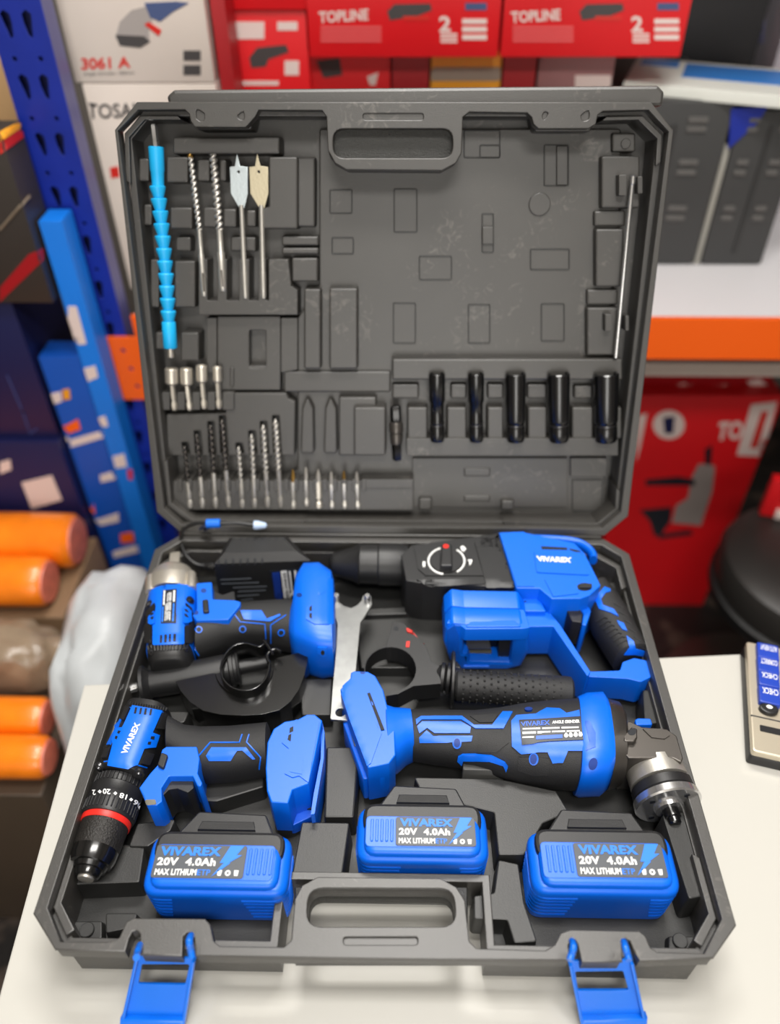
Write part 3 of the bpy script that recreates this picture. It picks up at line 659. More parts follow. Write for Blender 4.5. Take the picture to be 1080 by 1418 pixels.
lb = skin('label', i1((247, 415), (362, 405), (352, 688), (230, 690)), ov, DARKL, iw, th=.0022, r=1)
for x0, w_, y0, y1, m_ in ((334, 15, 418, 512, WHT), (312, 6, 430, 670, WHT), (300, 5, 430, 660, WHT), (288, 5, 440, 670, WHT), (276, 5, 528, 672, WHT), (256, 12, 418, 540, WHT), (252, 10, 552, 680, PBLUE), (336, 12, 524, 676, PBLUE)):
    nseg = 3 if w_ < 8 else 4
    for s_ in range(nseg):
        ya, yb = y0+(y1-y0)*(s_+.06)/nseg, y0+(y1-y0)*(s_+.94)/nseg; t_ = lambda yy: x0-(yy-410)*.05
        skin('print_block', i1((t_(ya), ya), (t_(ya)+w_, ya), (t_(yb)+w_, yb), (t_(yb), yb)), ov, m_, lb, th=.0024, step=4)
for i in range(13): line('cap_rib', i1((122+i*27, 866-i*1.6), (128+i*26, 912-i*1.2)), ov, .0011, BLK, cap)
for x_, y_, r_ in ((130, 522, .0034), (470, 487, .0034), (147, 912, .0026), (430, 888, .0026)):
    p, n = onto(ov, [P1(i1, x_, y_)])[0]; lathe('bolt', p-n*.002, p+n*.0022, [(0, r_*1.3), (.003, r_*1.3), (.003, r_*.7), (.0046, r_*.6)], BOLT, iw, 12)
nk = pp('trigger_housing', i1((520, 345), (650, 335), (656, 478), (842, 486), (890, 500), (884, 530), (786, 648), (520, 655), (490, 612), (524, 560)), .018, .072, BLUE, iw, bev=.005)
ov = bvh(nk)
pp('trigger', i1((664, 408), (740, 440), (836, 408), (846, 492), (664, 492)), .026, .058, BLK, iw, bev=.003)
pp('direction_switch', i1((570, 482), (616, 474), (626, 578), (576, 582)), .06, .0755, BLK, iw, bev=.0015)
for x_, y_ in ((582, 408), (516, 590)): skin('screw_hole', i1(*ell(x_, y_, 24, 19)), ov, HOLEB, nk, th=.0002, step=3)
g = loftpx('grip', [(P1(k5, 335, 432), P1(k5, 300, 578), .045, .024), (P1(k5, 420, 402), P1(k5, 415, 532), .045, .024), (P1(k5, 520, 388), P1(k5, 530, 518), .045, .023), (P1(k5, 620, 382), P1(k5, 620, 527), .045, .024), (P1(k5, 705, 380), P1(k5, 705, 548), .045, .025)], RUB, iw, n=2.5, capr=.1)
ov = bvh(g)
skin('grip_accent', i2((85, 512), (285, 512), (335, 588), (455, 545), (466, 558), (365, 612), (120, 592)), ov, BLUE, g, th=.0012, step=4)
for q in ([(30, 542), (85, 616), (316, 636), (326, 775)], [(515, 550), (370, 645), (372, 815)]): line('grip_piping', i2(*q), ov, .0006, BLUE, g)
line('grip_piping', i1((478, 850), (515, 900), (540, 945)), ov, .0008, BLUE, g)
for q in (P1(i2, 108, 682), P1(i2, 470, 715), P1(i1, 542, 732)):
    s_ = skin('screw_boss', ell(*q, 5, 4.8), ov, BLUE, g, th=.0008, step=3); skin('screw', ell(*q, 3.4, 3.2), ov, HOLE, s_, th=.001, step=3)
ft = loftpx('battery_foot', [(P1(i2, 556, 560), P1(i2, 556, 790), .045, .024), (P1(i2, 585, 480), P1(i2, 585, 850), .045, .028), (P1(i2, 618, 250), P1(i2, 618, 868), .045, .033), (P1(i2, 690, 150), P1(i2, 690, 900), .045, .036), (P1(i2, 830, 142), P1(i2, 830, 945), .045, .036), (P1(i2, 940, 205), P1(i2, 955, 935), .045, .033)], BLUE, iw, n=5, capr=.1, zt=.056)
ov = bvh(ft)
skin('foot_panel', i2((700, 482), (772, 432), (782, 240), (822, 200), (945, 215), (950, 640), (782, 640), (700, 592)), ov, BLUE, ft, th=.0010, step=5)
skin('foot_inset', i2((806, 250), (842, 215), (884, 245), (884, 340), (806, 380)), ov, BLUE, ft, th=.0014, step=5)
for q in ([(732, 485), (756, 465), (756, 520), (732, 520)], [(732, 540), (756, 540), (756, 594), (732, 575)]): skin('foot_slot', i2(*q), ov, HOLE, ft, th=.0011, step=3)
skin('screw_hole', i2(*ell(638, 365, 26, 20)), ov, HOLEB, ft, th=.0002, step=3)
lg = skin('screw_lug', i2((806, 845), (900, 845), (895, 925), (860, 940), (812, 900)), ov, BLUE, ft, th=.002, r=2); skin('screw', i2(*ell(855, 888, 17, 19)), ov, BOLT, lg, th=.0025, step=3)
tube('foot_tab', [B(*P1(i2, 830, 975), .030), B(*P1(i2, 862, 995), .030), B(*P1(i2, 898, 975), .030)], .0035, BLUE, iw, 8)

# ---------------------------------------------------------------- drill driver
d0, d1, d2, d3 = K(60, 1080, .24074), K(90, 960, .16667), K(180, 980, .18519), K(350, 970, .13402)
dr = empty('drill_driver', B(250, 1080, .012), 'blue and black drill driver with keyless chuck and red ring at front left', 'drill')
A0, A1 = B(119.5, 1214, .046), B(204, 985, .046)
DSH, CSC = .055, .80
def dl(name, prof, m, parent=dr, **k): return lathef(name, A0, A1, [(t-DSH, r*CSC) for t, r in prof], m, parent, seg=40, **k)
dl('chuck_jaws', [(.035, .004), (.04, .0075), (.06, .0085), (.08, .0085)], STEEL)
dl('chuck_nose', [(.050, .0105), (.06, .0118), (.085, .0132), (.088, .0155), (.112, .0165), (.115, .0195), (.15, .0215), (.2, .0220)], GLOSSB)
KN = mat('knurled_black', (40, 38, 36), .45, .3, bump=1.0, scale=700)
dl('chuck_sleeve', [(.19, .0218), (.20, .0225), (.33, .0235), (.335, .0225)], KN)
dl('red_ring', [(.325, .0240), (.33, .0246), (.355, .0248), (.36, .0240)], RED)
tc_ = dl('torque_collar', [(.355, .0236), (.36, .0255), (.37, .0262), (.47, .0268), (.475, .0262), (.53, .0262), (.535, .0255), (.58, .0255), (.585, .0245)], BLK)
x, y, z = axes(A0, A1); ln = (A1-A0).length
for k in range(36):
    th = 6.28318*k/36; d = x*math.cos(th)+y*math.sin(th)
    if d.z < -.35: continue
    for f0, f1, rr in ((.375, .435, .0264*CSC), (.535, .578, .0256*CSC)):
        tube('collar_ridge', [A0+z*ln*(f0-DSH)+d*rr, A0+z*ln*(f1-DSH)+d*rr], .0007, BLK, tc_, 6)
bd = loftpx('body', [(P1(d1, 268, 628), P1(d1, 660, 700), .045, .026), (P1(d1, 345, 440), P1(d1, 735, 520), .045, .027), (P1(d1, 440, 210), P1(d1, 830, 270), .045, .027), (P1(d1, 505, 85), P1(d1, 868, 135), .045, .025)], BLK, dr, n=2.9, capr=.08, zt=.058)
ov = bvh(bd)
bp = skin('name_panel', d1((360, 590), (402, 432), (400, 385), (440, 295), (480, 290), (562, 108), (800, 150), (720, 330), (776, 350), (742, 450), (655, 465), (600, 600), (530, 620)), ov, BLUE, dr, th=.0016)
skin('side_stripe', d1((440, 195), (462, 215), (450, 270), (380, 430), (345, 430), (400, 270)), ov, BLUE, dr, th=.0012)
for i in range(4): skin('vent', d1(*rc(590+i*40-14, 128+i*4, 590+i*40+4, 178+i*4, 10)), ov, HOLE, bp, th=.0018, step=3)
for q in ([(705, 362), (735, 362), (728, 388), (700, 385)], [(680, 408), (706, 406), (700, 432), (676, 430)], [(450, 318), (468, 322), (458, 345), (442, 340)], [(428, 362), (446, 366), (438, 392), (422, 385)]): skin('vent', d1(*q), ov, HOLE, bp, th=.0018, step=3)
for q in ([(560, 72), (600, 76)], [(800, 165), (850, 185), (800, 300), (745, 300)], [(510, 120), (548, 128), (500, 235), (478, 225)], [(655, 495), (720, 505), (680, 600), (625, 590)], [(330, 440), (392, 450), (360, 545), (298, 540)]):
    if len(q) > 2: skin('side_rib', d1(*q), ov, BLK, dr, th=.003, r=1)
for i in range(15): line('cap_rib', d1((548+i*21, 76+i*3.4), (540+i*21, 102+i*3.4)), ov, .0010, BLK, bd)
for q in ([(286, 545), (355, 565)], [(600, 598), (680, 620)], [(500, 115), (548, 122)], [(800, 155), (840, 172)]): line('body_piping', d1(*q), ov, .0006, BLUE, bd)
for q in ((290, 612), (614, 664)):
    p, n = onto(ov, [P1(d1, *q)])[0]; lathe('bolt', p-n*.001, p+n*.003, [(0, .0048), (.0025, .0048), (.0026, .0028), (.004, .0022)], BOLT, dr, 12)
lettering('printed_name', 'VIVAREX', d1((468, 505), (583, 250), (630, 264), (516, 520)), ov, WHT, bp, th=.0020, weight=.035)
ov = bvh(tc_)
for s_, x_, y_, ang in (('16', 594, 916, 214), ('18', 482, 856, 198), ('20', 347, 818, 186), ('2', 244, 826, 176)): lettering('printed_number', s_, d1(*rquad(x_, y_, 62 if s_ != '2' else 26, 44, ang)), ov, WHT, tc_, th=.0005, weight=.02)
for x_, y_ in ((548, 884), (418, 832), (290, 818), (628, 952)): skin('printed_mark', d1((x_-16, y_), (x_, y_-15), (x_+16, y_), (x_, y_+15)), ov, WHT, tc_, th=.0004, step=3)
nk = pp('trigger_housing', d2((68, 600), (150, 490), (205, 430), (240, 312), (272, 290), (500, 290), (520, 380), (506, 490), (540, 562), (528, 590), (504, 584), (468, 512), (292, 512), (236, 600), (240, 700), (200, 730), (125, 730), (100, 660)), .020, .070, BLUE, dr, bev=.0022)
skin('work_light', d2((112, 690), (190, 688), (200, 725), (128, 728)), nk, TERM, nk, th=.0006, r=2)
pp('trigger', d2((238, 640), (268, 545), (318, 506), (400, 514), (472, 540), (476, 600), (432, 636), (352, 604), (292, 612), (242, 662)), .024, .062, BLK, dr, bev=.003)
pp('direction_switch', d2((234, 330), (282, 352), (250, 452), (204, 428)), .06, .0735, BLK, dr, bev=.0015)
g = loftpx('grip', [(P1(d2, 315, 110), P1(d2, 300, 430), .045, .024), (P1(d2, 430, 176), P1(d2, 430, 505), .045, .024), (P1(d2, 545, 185), P1(d2, 555, 535), .045, .023), (P1(d2, 760, 185), P1(d2, 770, 520), .045, .024), (P1(d2, 1040, 168), P1(d2, 1030, 470), .045, .026)], RUB, dr, n=2.5, capr=.1)
ov = bvh(g)
skin('grip_accent', d2((570, 360), (610, 298), (870, 298), (936, 380), (914, 382), (840, 320), (802, 322), (752, 396), (592, 396)), ov, BLUE, g, th=.0012, step=4)
for q in ([(516, 358), (600, 260), (818, 260), (838, 200)], [(890, 200), (872, 258), (976, 370), (966, 460)]): line('grip_piping', d2(*q), ov, .0007, BLUE, g)
ft = pp('battery_foot', d3((132, 700), (150, 430), (215, 290), (330, 215), (460, 195), (560, 142), (640, 142), (718, 205), (640, 600), (577, 858), (412, 920), (366, 1060), (190, 1052), (145, 930)), .026, .072, BLUE, dr, bev=.003)
ov = bvh(ft)
skin('foot_panel', d3((300, 440), (345, 265), (450, 205), (690, 225), (572, 850), (480, 782), (410, 800), (330, 760), (372, 500)), ov, BLUE, ft, th=.0010)
skin('foot_inset', d3((420, 540), (520, 610), (510, 770), (380, 745)), ov, BLUE, ft, th=.0014)
for q in ([(384, 290), (420, 272), (420, 325), (378, 345)], [(370, 365), (400, 350), (392, 432), (360, 412)]): skin('foot_slot', d3(*q), ov, HOLE, ft, th=.0011, step=3)
pp('foot_rim', d3((715, 205), (742, 330), (735, 600), (640, 1170), (598, 1180), (625, 980), (700, 600), (705, 400)), .020, .060, BLUE, dr, r=.0005, bev=.0008, seg=1)
pp('foot_floor', d3((400, 1110), (630, 1110), (630, 1190), (420, 1290), (390, 1290)), .018, .032, BLUE_D, dr, bev=.001)
pp('terminal', d3((580, 760), (636, 760), (598, 1012), (498, 1002), (520, 880)), .036, .048, TERM, dr, bev=.0008)
pp('foot_recess', d3((450, 700), (700, 500), (640, 1120), (440, 1120)), .020, .034, HOLE, dr, bev=.0005)

# ---------------------------------------------------------------- angle grinder
g1, g2, g3 = K(560, 960, .18519), K(740, 960, .20370), K(450, 915, .14815)
gr = empty('angle_grinder', B(700, 1035, .012), 'blue and black cordless angle grinder with silver disc flange lying in the case', 'grinder')
ft = pp('battery_foot', g3((142, 265), (236, 168), (244, 108), (275, 95), (400, 100), (470, 140), (545, 272), (602, 505), (650, 560), (660, 880), (600, 960), (480, 985), (400, 1000), (330, 810), (235, 560)), .022, .074, BLUE, gr, bev=.004)
nk = loftpx('foot_neck', [(P1(g3, 560, 490), P1(g3, 600, 1010), .046, .030), (P1(g3, 640, 512), P1(g3, 680, 990), .046, .028), (P1(g3, 720, 515), P1(g3, 765, 915), .046, .026), (P1(g3, 790, 520), P1(g3, 832, 880), .046, .025)], BLUE, gr, n=2.6, capr=.05)
pp('foot_rim', g3((165, 575), (238, 565), (405, 1105), (355, 1105)), .020, .052, BLUE, gr, bev=.001)
ov = bvh(ft)
skin('foot_panel', g3((145, 268), (240, 172), (380, 250), (530, 680), (430, 960), (400, 985), (330, 800), (240, 560)), ov, BLUE, ft, th=.0010)
sl = skin('foot_slot', g3((394, 312), (420, 304), (556, 650), (524, 654)), ov, HOLE, ft, th=.0012, step=4)
for q in ([(470, 560), (490, 590), (500, 640), (484, 610)], [(430, 380), (446, 400), (452, 425), (440, 420)]): skin('slot_bridge', g3(*q), ov, BLUE, sl, th=.0014, step=3)
line('foot_groove', g3((286, 516), (370, 516), (442, 718), (356, 712)), ov, .0006, BLUE_D, ft)
skin('screw_hole', g3(*ell(352, 112, 24, 12)), ov, HOLEB, ft, th=.0002, step=3)
rm = gr.children[-1]
pp('terminal', g3((218, 588), (248, 582), (302, 780), (276, 800)), .045, .054, TERM, gr, bev=.0005)
c = B(*P1(g3, 520, 1035), .054); lathe('screw_lug', c-V((0, 0, .02)), c+V((0, 0, .002)), [(0, .0062), (.020, .0062), (.022, .0052)], BLUE, gr, 18); lathe('screw', c+V((0, 0, .002)), c+V((0, 0, .0035)), [(0, .003), (.0015, .0028)], BOLT, gr, 10)
tube('foot_tab', [B(*P1(g3, 490, 1100), .036), B(*P1(g3, 525, 1135), .036), B(*P1(g3, 560, 1100), .036)], .0035, BLUE, gr, 8)
gb = loftpx('body', [((566, 990), (572, 1048), .046, .021), ((600, 990), (600, 1053), .046, .022), ((655, 991), (657, 1060), .046, .023), ((690, 988), (692, 1070), .046, .026), ((720, 983), (723, 1078), .046, .029), ((760, 979), (763, 1085), .046, .031), ((806, 976), (808, 1088), .046, .032)], RUB, gr, n=2.4, capr=.03)
ov = bvh(gb)
for q in ([(85, 200), (125, 175), (430, 175), (520, 240), (655, 240), (735, 142), (810, 142), (742, 266), (530, 266), (425, 200), (130, 200), (90, 238)], [(95, 250), (132, 215), (420, 215), (496, 256), (490, 300), (225, 300), (170, 262), (112, 302)],
          [(110, 332), (166, 280), (216, 320), (510, 320), (500, 360), (365, 368), (115, 370)]): skin('grip_accent', g1(*q), ov, BLUE, gb, th=.0012, step=4)
s_ = skin('screw_boss', g1(*ell(393, 372, 34, 42)), ov, BLUE, gb, th=.0016, step=3); skin('screw_hole', g1(*ell(393, 370, 24, 32)), ov, HOLEB, s_, th=.0018, step=3)
skin('grip_pad', g1((560, 310), (745, 305), (780, 370), (690, 440), (545, 440)), ov, RUB, gb, th=.0010)
skin('grip_pad', g1((850, 480), (1000, 480), (1080, 490), (1080, 610), (960, 610), (850, 575)), ov, RUB, gb, th=.0010)
skin('grip_pad', g1((490, 175), (660, 160), (700, 165), (660, 220), (560, 222)), ov, RUB, gb, th=.0010)
lp = skin('label_panel', [(708, 1000), (715, 992), (742, 990), (757, 982), (775, 983), (784, 989), (802, 985), (808, 1040), (786, 1040), (779, 1056), (765, 1056), (758, 1042), (745, 1042), (722, 1044), (709, 1034)], ov, BLUE, gr, th=.0020)
lb = skin('label', [(719, 1000), (742, 999), (803, 995), (807, 1026), (760, 1028), (723, 1032)], ov, DARKL, lp, th=.0034)
lettering('printed_words', 'ANGLE GRINDER', g2((120, 205), (302, 198), (304, 217), (119, 223)), ov, WHT, lb, th=.0039, weight=.03)
lettering('printed_name', 'VIVAREX', [(721, 1003), (761, 1001), (761, 1007), (722, 1009)], ov, BLUE_D, lb, th=.0039, weight=.03)
for y_, x0, x1 in ((1011.5, 723, 802), (1016.5, 723, 803), (1022, 723, 740)):
    n_ = max(1, int((x1-x0)/20))
    for i in range(n_): xa, xb = x0+(x1-x0)*(i+.04)/n_, x0+(x1-x0)*(i+.94)/n_; skin('print_block', [(xa, y_-(xa-723)*.03), (xb, y_-(xb-723)*.03), (xb, y_+2-(xb-723)*.03), (xa, y_+2-(xa-723)*.03)], ov, WHT, lb, th=.0039, step=4)
skin('print_block', [(742, 1021), (778, 1019), (778, 1024), (742, 1026)], ov, BLUE_D, lb, th=.0039, step=4)
for x_ in (211, 243, 276, 308): skin('print_icon', g2(*ell(x_, 297-(x_-211)*.06, 14, 14)), ov, WHT, lb, th=.0039, step=3)
s_ = skin('screw_boss', g1(*ell(966, 488, 36, 44)), ov, BLUE, gb, th=.0022, step=3); skin('screw_hole', g1(*ell(964, 486, 26, 36)), ov, HOLEB, s_, th=.0024, step=3)
skin('screw_hole', g1(*ell(928, 128, 30, 13)), ov, HOLEB, gb, th=.0021, step=3)
sw = pp('slide_switch', g1((438, 498), (560, 490), (662, 500), (752, 536), (752, 578), (438, 572)), .026, .046, mat('grey_switch', (92, 92, 90), .5), gr, bev=.0012)
skin('switch_guard', g1((396, 490), (402, 468), (432, 452), (520, 450), (652, 462), (752, 512), (774, 546), (764, 572), (742, 528), (640, 496), (440, 492), (430, 524)), [gb, sw], BLUE, gr, th=.003, step=4)
br = loftpx('blue_collar', [(P1(g2, 268, 88), P1(g2, 296, 640), .046, .032), (P1(g2, 330, 64), P1(g2, 325, 652), .046, .034), (P1(g2, 430, 58), P1(g2, 470, 645), .046, .034), (P1(g2, 455, 95), P1(g2, 520, 600), .046, .032)], BLUE, gr, n=3.0, capr=.02)
skin('collar_step', g2((345, 190), (375, 190), (415, 270), (415, 365), (350, 390), (375, 330)), br, BLUE_D, br, th=.0008)
skin('screw_hole', g2(*ell(398, 480, 30, 42, a=.3)), br, HOLEB, br, th=.0003, step=3)
gx = loftpx('gear_case', [(P1(g2, 450, 85), P1(g2, 515, 620), .046, .031), (P1(g2, 540, 110), P1(g2, 605, 590), .046, .030), (P1(g2, 580, 160), P1(g2, 612, 520), .046, .026)], DMETAL, gr, n=2.6, capr=.05)
hz = pp('gear_head', g2((590, 200), (650, 190), (730, 228), (900, 242), (968, 290), (1012, 440), (1000, 470), (940, 440), (640, 440), (600, 400)), .020, .070, DMETAL, gr, bev=.004)
ov = bvh(hz)
skin('head_facet', g2((735, 246), (870, 246), (918, 290), (882, 314), (795, 304)), ov, DMETAL, hz, th=.0012)
lu = pp('guard_lug', g2((608, 325), (606, 285), (660, 228), (700, 240), (700, 300), (680, 328)), .060, .0755, DMETAL, gr, bev=.0015); skin('lug_hole', g2(*ell(662, 260, 30, 27)), lu, HOLE, lu, th=.0002, step=3)
pp('guard_lug', g2((585, 168), (625, 165), (640, 205), (590, 205)), .050, .072, DMETAL, gr, bev=.0015)
pp('bearing_cap', g2((450, 62), (535, 62), (540, 95), (455, 100)), .056, .073, NICKEL, gr, bev=.003)
pp('spindle_lock', g2((684, 178), (705, 168), (790, 170), (804, 214), (690, 216)), .035, .062, BLUE, gr, bev=.002)
sc = [B(*P1(g2, x_, y_), .052) for x_, y_ in ((672, 464), (985, 462))]
for c in sc: lathe('screw', c+V((0, -.001, 0)), c+V((0, -.006, .001)), [(0, .0042), (.003, .0042), (.005, .003)], CHROME, gr, 12)
s0 = B(*P1(g2, 800, 470), .046); s1 = V((s0.x+.007, s0.y-.06, .046))
def spn(name, prof, m): return lathe(name, s0, s1, [(t*1.12, r*1.13) for t, r in prof], m, gr, 40)
spn('guard_neck', [(-.008, .0195), (.004, .0195)], DMETAL)
spn('flange_collar', [(.003, .0205), (.004, .0215), (.018, .0220), (.019, .0200)], STEEL)
spn('rubber_ring', [(.020, .0215), (.0205, .0225), (.027, .0228), (.028, .0215)], BLK)
spn('lock_nut', [(.0285, .0225), (.029, .0238), (.034, .0242), (.0352, .0232), (.0355, .011), (.038, .0105)], CHROME)
spn('spindle', [(.036, .0058), (.044, .0058), (.0445, .0045), (.048, .0045), (.049, .0035)], BLKMETAL)
e = (s1-s0).normalized(); ex = e.cross(V((0, 0, 1))).normalized(); ez = ex.cross(e)
for k in range(4):
    c = s0+e*.0396+(ex*math.cos(.6+k*1.5708)+ez*math.sin(.6+k*1.5708))*.0195; lathe('nut_hole', c, c+e*.0006, [(0, .0024), (.0006, .0024)], HOLE, gr, 10)

# ---------------------------------------------------------------- batteries
def battery(px, rib_left, label, fr, bk_, xl, xr, zt=.070):
    """px rows of the front and rear edge and the side columns of the blue top"""
    z0 = .013; f, bk2 = B((xl+xr)/2, fr, zt), B((xl+xr)/2, bk_, zt); x0, x1 = B(xl, (fr+bk_)/2, zt).x, B(xr, (fr+bk_)/2, zt).x
    y0, y1 = f.y, bk2.y; t = empty('battery_pack', ((x0+x1)/2, (y0+y1)/2, z0), label, 'battery', 'blue battery packs')
    W_ = x1-x0; body_ = rrect(x0, y0, x1, y1+.012, .012, 5)
    prism('casing', body_, z0, zt-.006, BLUE, t, bev=.007, seg=4, taper=-.0015)
    tp2 = rrect(x0+W_*.06, y0+.003, x1-W_*.06, y1, .009, 4); prism('top_panel', tp2, zt-.02, zt, BLUE, t, bev=.004, seg=3)
    sx = rrect(x0+W_*.045, y1-.012, x1-W_*.045, y1+.011, .010, 4); prism('black_shell', sx, z0+.004, zt-.001, BLK, t, bev=.003)
    prism('rail_hood', fillet([(x0+W_*.12, y1+.008), (x1-W_*.12, y1+.008), (x1-W_*.22, y1+.030), (x0+W_*.28, y1+.032)], .003, 3), z0+.002, zt-.012, BLK, t, bev=.004)
    prism('release_button', [(x0+W_*.30, y1+.016), (x1-W_*.28, y1+.016), (x1-W_*.30, y1+.023), (x0+W_*.32, y1+.023)], zt-.014, zt-.0095, RUB, t, bev=.001)
    ly0, ly1 = y0+.008, y1-.0015; lx0, lx1 = x0+W_*.10, x1-W_*.10; rw = (lx1-lx0)*.235
    if rib_left: ra, rb, la, lb_ = lx0, lx0+rw, lx0+rw+.001, lx1
    else: ra, rb, la, lb_ = lx1-rw, lx1, lx0-.003, lx1-rw-.001
    prism('inlay', rrect(lx0-.003, ly0-.0008, lx1, ly1+.0008, .004, 4), zt-.002, zt+.0006, BLUE, t, bev=.0004)
    for i in range(5):
        xx = ra+(rb-ra)*(i+.5)/5; prism('grip_bar', rrect(xx-.0011, ly0+.003, xx+.0011, ly1-.002, .001, 2), zt, zt+.0016, BLUE, t, bev=.0005)
    lb2 = prism('label', rrect(la, ly0, lb_, ly1, .0022, 3), zt, zt+.0012, GRAYP, t, bev=.0002, seg=1)
    zl = zt+.0016; lw_, lh = lb_-la, ly1-ly0
    def w2(s, u0, u1, v0, v1, m, wt=.03, **k): return letters3('printed_words', s, (la+lw_*u0, ly0+lh*v0, zl), (lw_*(u1-u0), 0, 0), (0, lh*(v1-v0), 0), m, lb2, weight=wt, **k)
    w2('VIVAREX', .05, .72, .66, .94, PBLUE, .045)
    w2('20V', .04, .27, .36, .60, WHT, .036, spacing=1.08); w2('4.0Ah', .35, .68, .36, .60, WHT, .036, spacing=1.08)
    w2('MAX LITHIUM', .04, .49, .07, .26, WHT, .032, spacing=1.08); w2('ETP', .50, .64, .08, .25, PBLUE, .01)
    bo = [(.815, .99), (.965, .99), (.895, .70), (.955, .70), (.83, .48), (.84, .46), (.655, .04), (.77, .46), (.725, .46)]
    prism('lightning_print', [(la+lw_*u, ly0+lh*v_) for u, v_ in bo], zt+.001, zl, PBLUE, lb2, bev=0)
    for u in (.74, .83, .92):
        if u == .83:
            pts_ = circ(la+lw_*u, ly0+lh*.16, lh*.085, 12); plate('recycling_print', pts_, [inset(pts_, lh*.045)], zt+.001, zl, WHT, lb2, bev=0)
        else: prism('bin_print', [(la+lw_*(u-.025), ly0+lh*.24), (la+lw_*(u-.018), ly0+lh*.08), (la+lw_*(u+.018), ly0+lh*.08), (la+lw_*(u+.025), ly0+lh*.24)], zt+.001, zl, WHT, lb2, bev=0)
    # moulded ribs wrapping the front corners
    for side in (-1, 1):
        cx = x0+.012 if side < 0 else x1-.012; ex_ = x0 if side < 0 else x1
        wide = .022 if (side < 0) == rib_left else .010
        for i in range(6):
            z_ = zt-.018-i*.0062; dd = .0015*(zt-.006-z_)/(zt-.006-z0); rr = .012-dd+.0002
            arc = [(cx+side*rr*math.sin(math.radians(a_)), y0+.012-rr*math.cos(math.radians(a_))) for a_ in range(0, 91, 15)]
            tube('side_rib', [(cx-side*(wide-i*.001), arc[0][1], z_)]+[(px_, py__, z_) for px_, py__ in arc]+[(arc[-1][0], y1, z_)],   .0009, BLUE, t, 6)
    return t
battery(0, False, 'blue battery pack in front of the drill driver, its ribbed patch right of the label', 1233, 1169, 197, 399)
battery(0, True, 'blue battery pack in the middle, behind the carrying handle of the case', 1187, 1130, 493, 677)
battery(0, True, 'blue battery pack at the right, behind the right-hand blue latch', 1231, 1166, 736, 942)

# ---------------------------------------------------------------- charger
c1 = K(230, 700, .23148)
chg = empty('battery_charger', B(350, 800, .012), 'black battery charger with a striped label behind the impact wrench', 'charger')
bx_ = prism('housing', ccw(pb(.076, c1((282, 318), (372, 165), (725, 158), (862, 300)))), .013, .076, BLK, chg, bev=.0075, seg=1, taper=-.003 if False else .002)
ov = bvh(bx_)
for i in range(7): skin('cooling_slot', c1(*rc(308+i*43.5, 322-i*1.6, 320+i*43.5, 362-i*1.6)), ov, HOLE, bx_, th=.0004, step=4)
for i in range(8): skin('cooling_slot', c1(*rc(398+i*43, 168, 404+i*43, 206, 3)), ov, HOLE, bx_, th=.0004, step=4)
for x0, x1, y_ in ((325, 510, 440), (330, 556, 464), (400, 602, 487), (430, 596, 510), (425, 556, 537), (450, 520, 562)): line('front_rib', c1((x0, y_+4), (x1, y_-4)), ov, .0007, GRAYP, bx_)
lb = skin('label', c1((618, 390), (800, 376), (800, 582), (652, 584)), ov, DARKL, bx_, th=.0006)
skin('label_stripe', c1((634, 400), (680, 396), (697, 572), (656, 575)), ov, mat('navy_print', (16, 52, 140), .5), lb, th=.0009)
skin('label_stripe', c1((686, 390), (721, 387), (748, 575), (710, 578)), ov, WHT, lb, th=.0009)
lettering('printed_words', 'LI-ION CHARGER', c1((718, 566), (698, 396), (716, 394), (738, 564)), ov, DARKL, lb, th=.0012, weight=.02)
for x0, w_, y0, y1 in ((734, 10, 390, 560), (764, 14, 388, 470), (766, 12, 480, 560)): skin('label_stripe', c1((x0, y0), (x0+w_, y0), (x0+w_+22*(y1-y0)/180, y1), (x0+22*(y1-y0)/180, y1)), ov, WHT, lb, th=.0009)
cab = smoothpath([B(*P1(c1, 300, 362), .045), B(*P1(c1, 250, 362), .046), B(*P1(c1, 180, 350), .05), B(*P1(c1, 120, 300), .054), B(*P1(c1, 92, 220), .058), B(*P1(c1, 100, 150), .074), B(*P1(c1, 170, 110), .086), B(*P1(c1, 250, 104), .090), B(*P1(c1, 330, 108), .090), B(*P1(c1, 420, 104), .090), B(*P1(c1, 520, 116), .088)], 6)
tube('cable', cab, .0022, BLK, chg, 10)
a, b = B(*P1(c1, 205, 358), .047), B(*P1(c1, 285, 365), .045); lathef('strain_relief', a, b, [(0, .0025), (.1, .003), (.3, .0036), (.35, .003), (.5, .0042), (.55, .0034), (.7, .0046), (1, .0055)], BLK, chg, seg=14)
tube('cable', smoothpath([B(*P1(c1, 120, 205), .05), B(*P1(c1, 170, 160), .056), B(*P1(c1, 240, 118), .080)], 5), .0034, mat('cable_jacket_sheen', (46, 54, 82), .3), chg, 10, flat=.6)  # bluish sheen of the folded cable put into the jacket colour
tube('cable', smoothpath([B(*P1(c1, 150, 210), .05), B(*P1(c1, 210, 165), .056), B(*P1(c1, 262, 122), .080)], 5), .0034, mat('cable_jacket_sheen', (46, 54, 82), .3), chg, 10, flat=.6)
a, b = B(*P1(c1, 240, 108), .091), B(*P1(c1, 325, 106), .091); lathef('cable_tie', a, b, [(0, .0042), (.05, .0048), (.95, .0048), (1, .0042)], LATCHB, chg, seg=14)
a, b = B(*P1(c1, 520, 116), .088), B(*P1(c1, 604, 120), .086); lathef('plug', a, b, [(0, .003), (.05, .0046), (.3, .0048), (.9, .003), (1, .001)], mat('pale_plug', (176, 196, 224), .35), chg, seg=14)

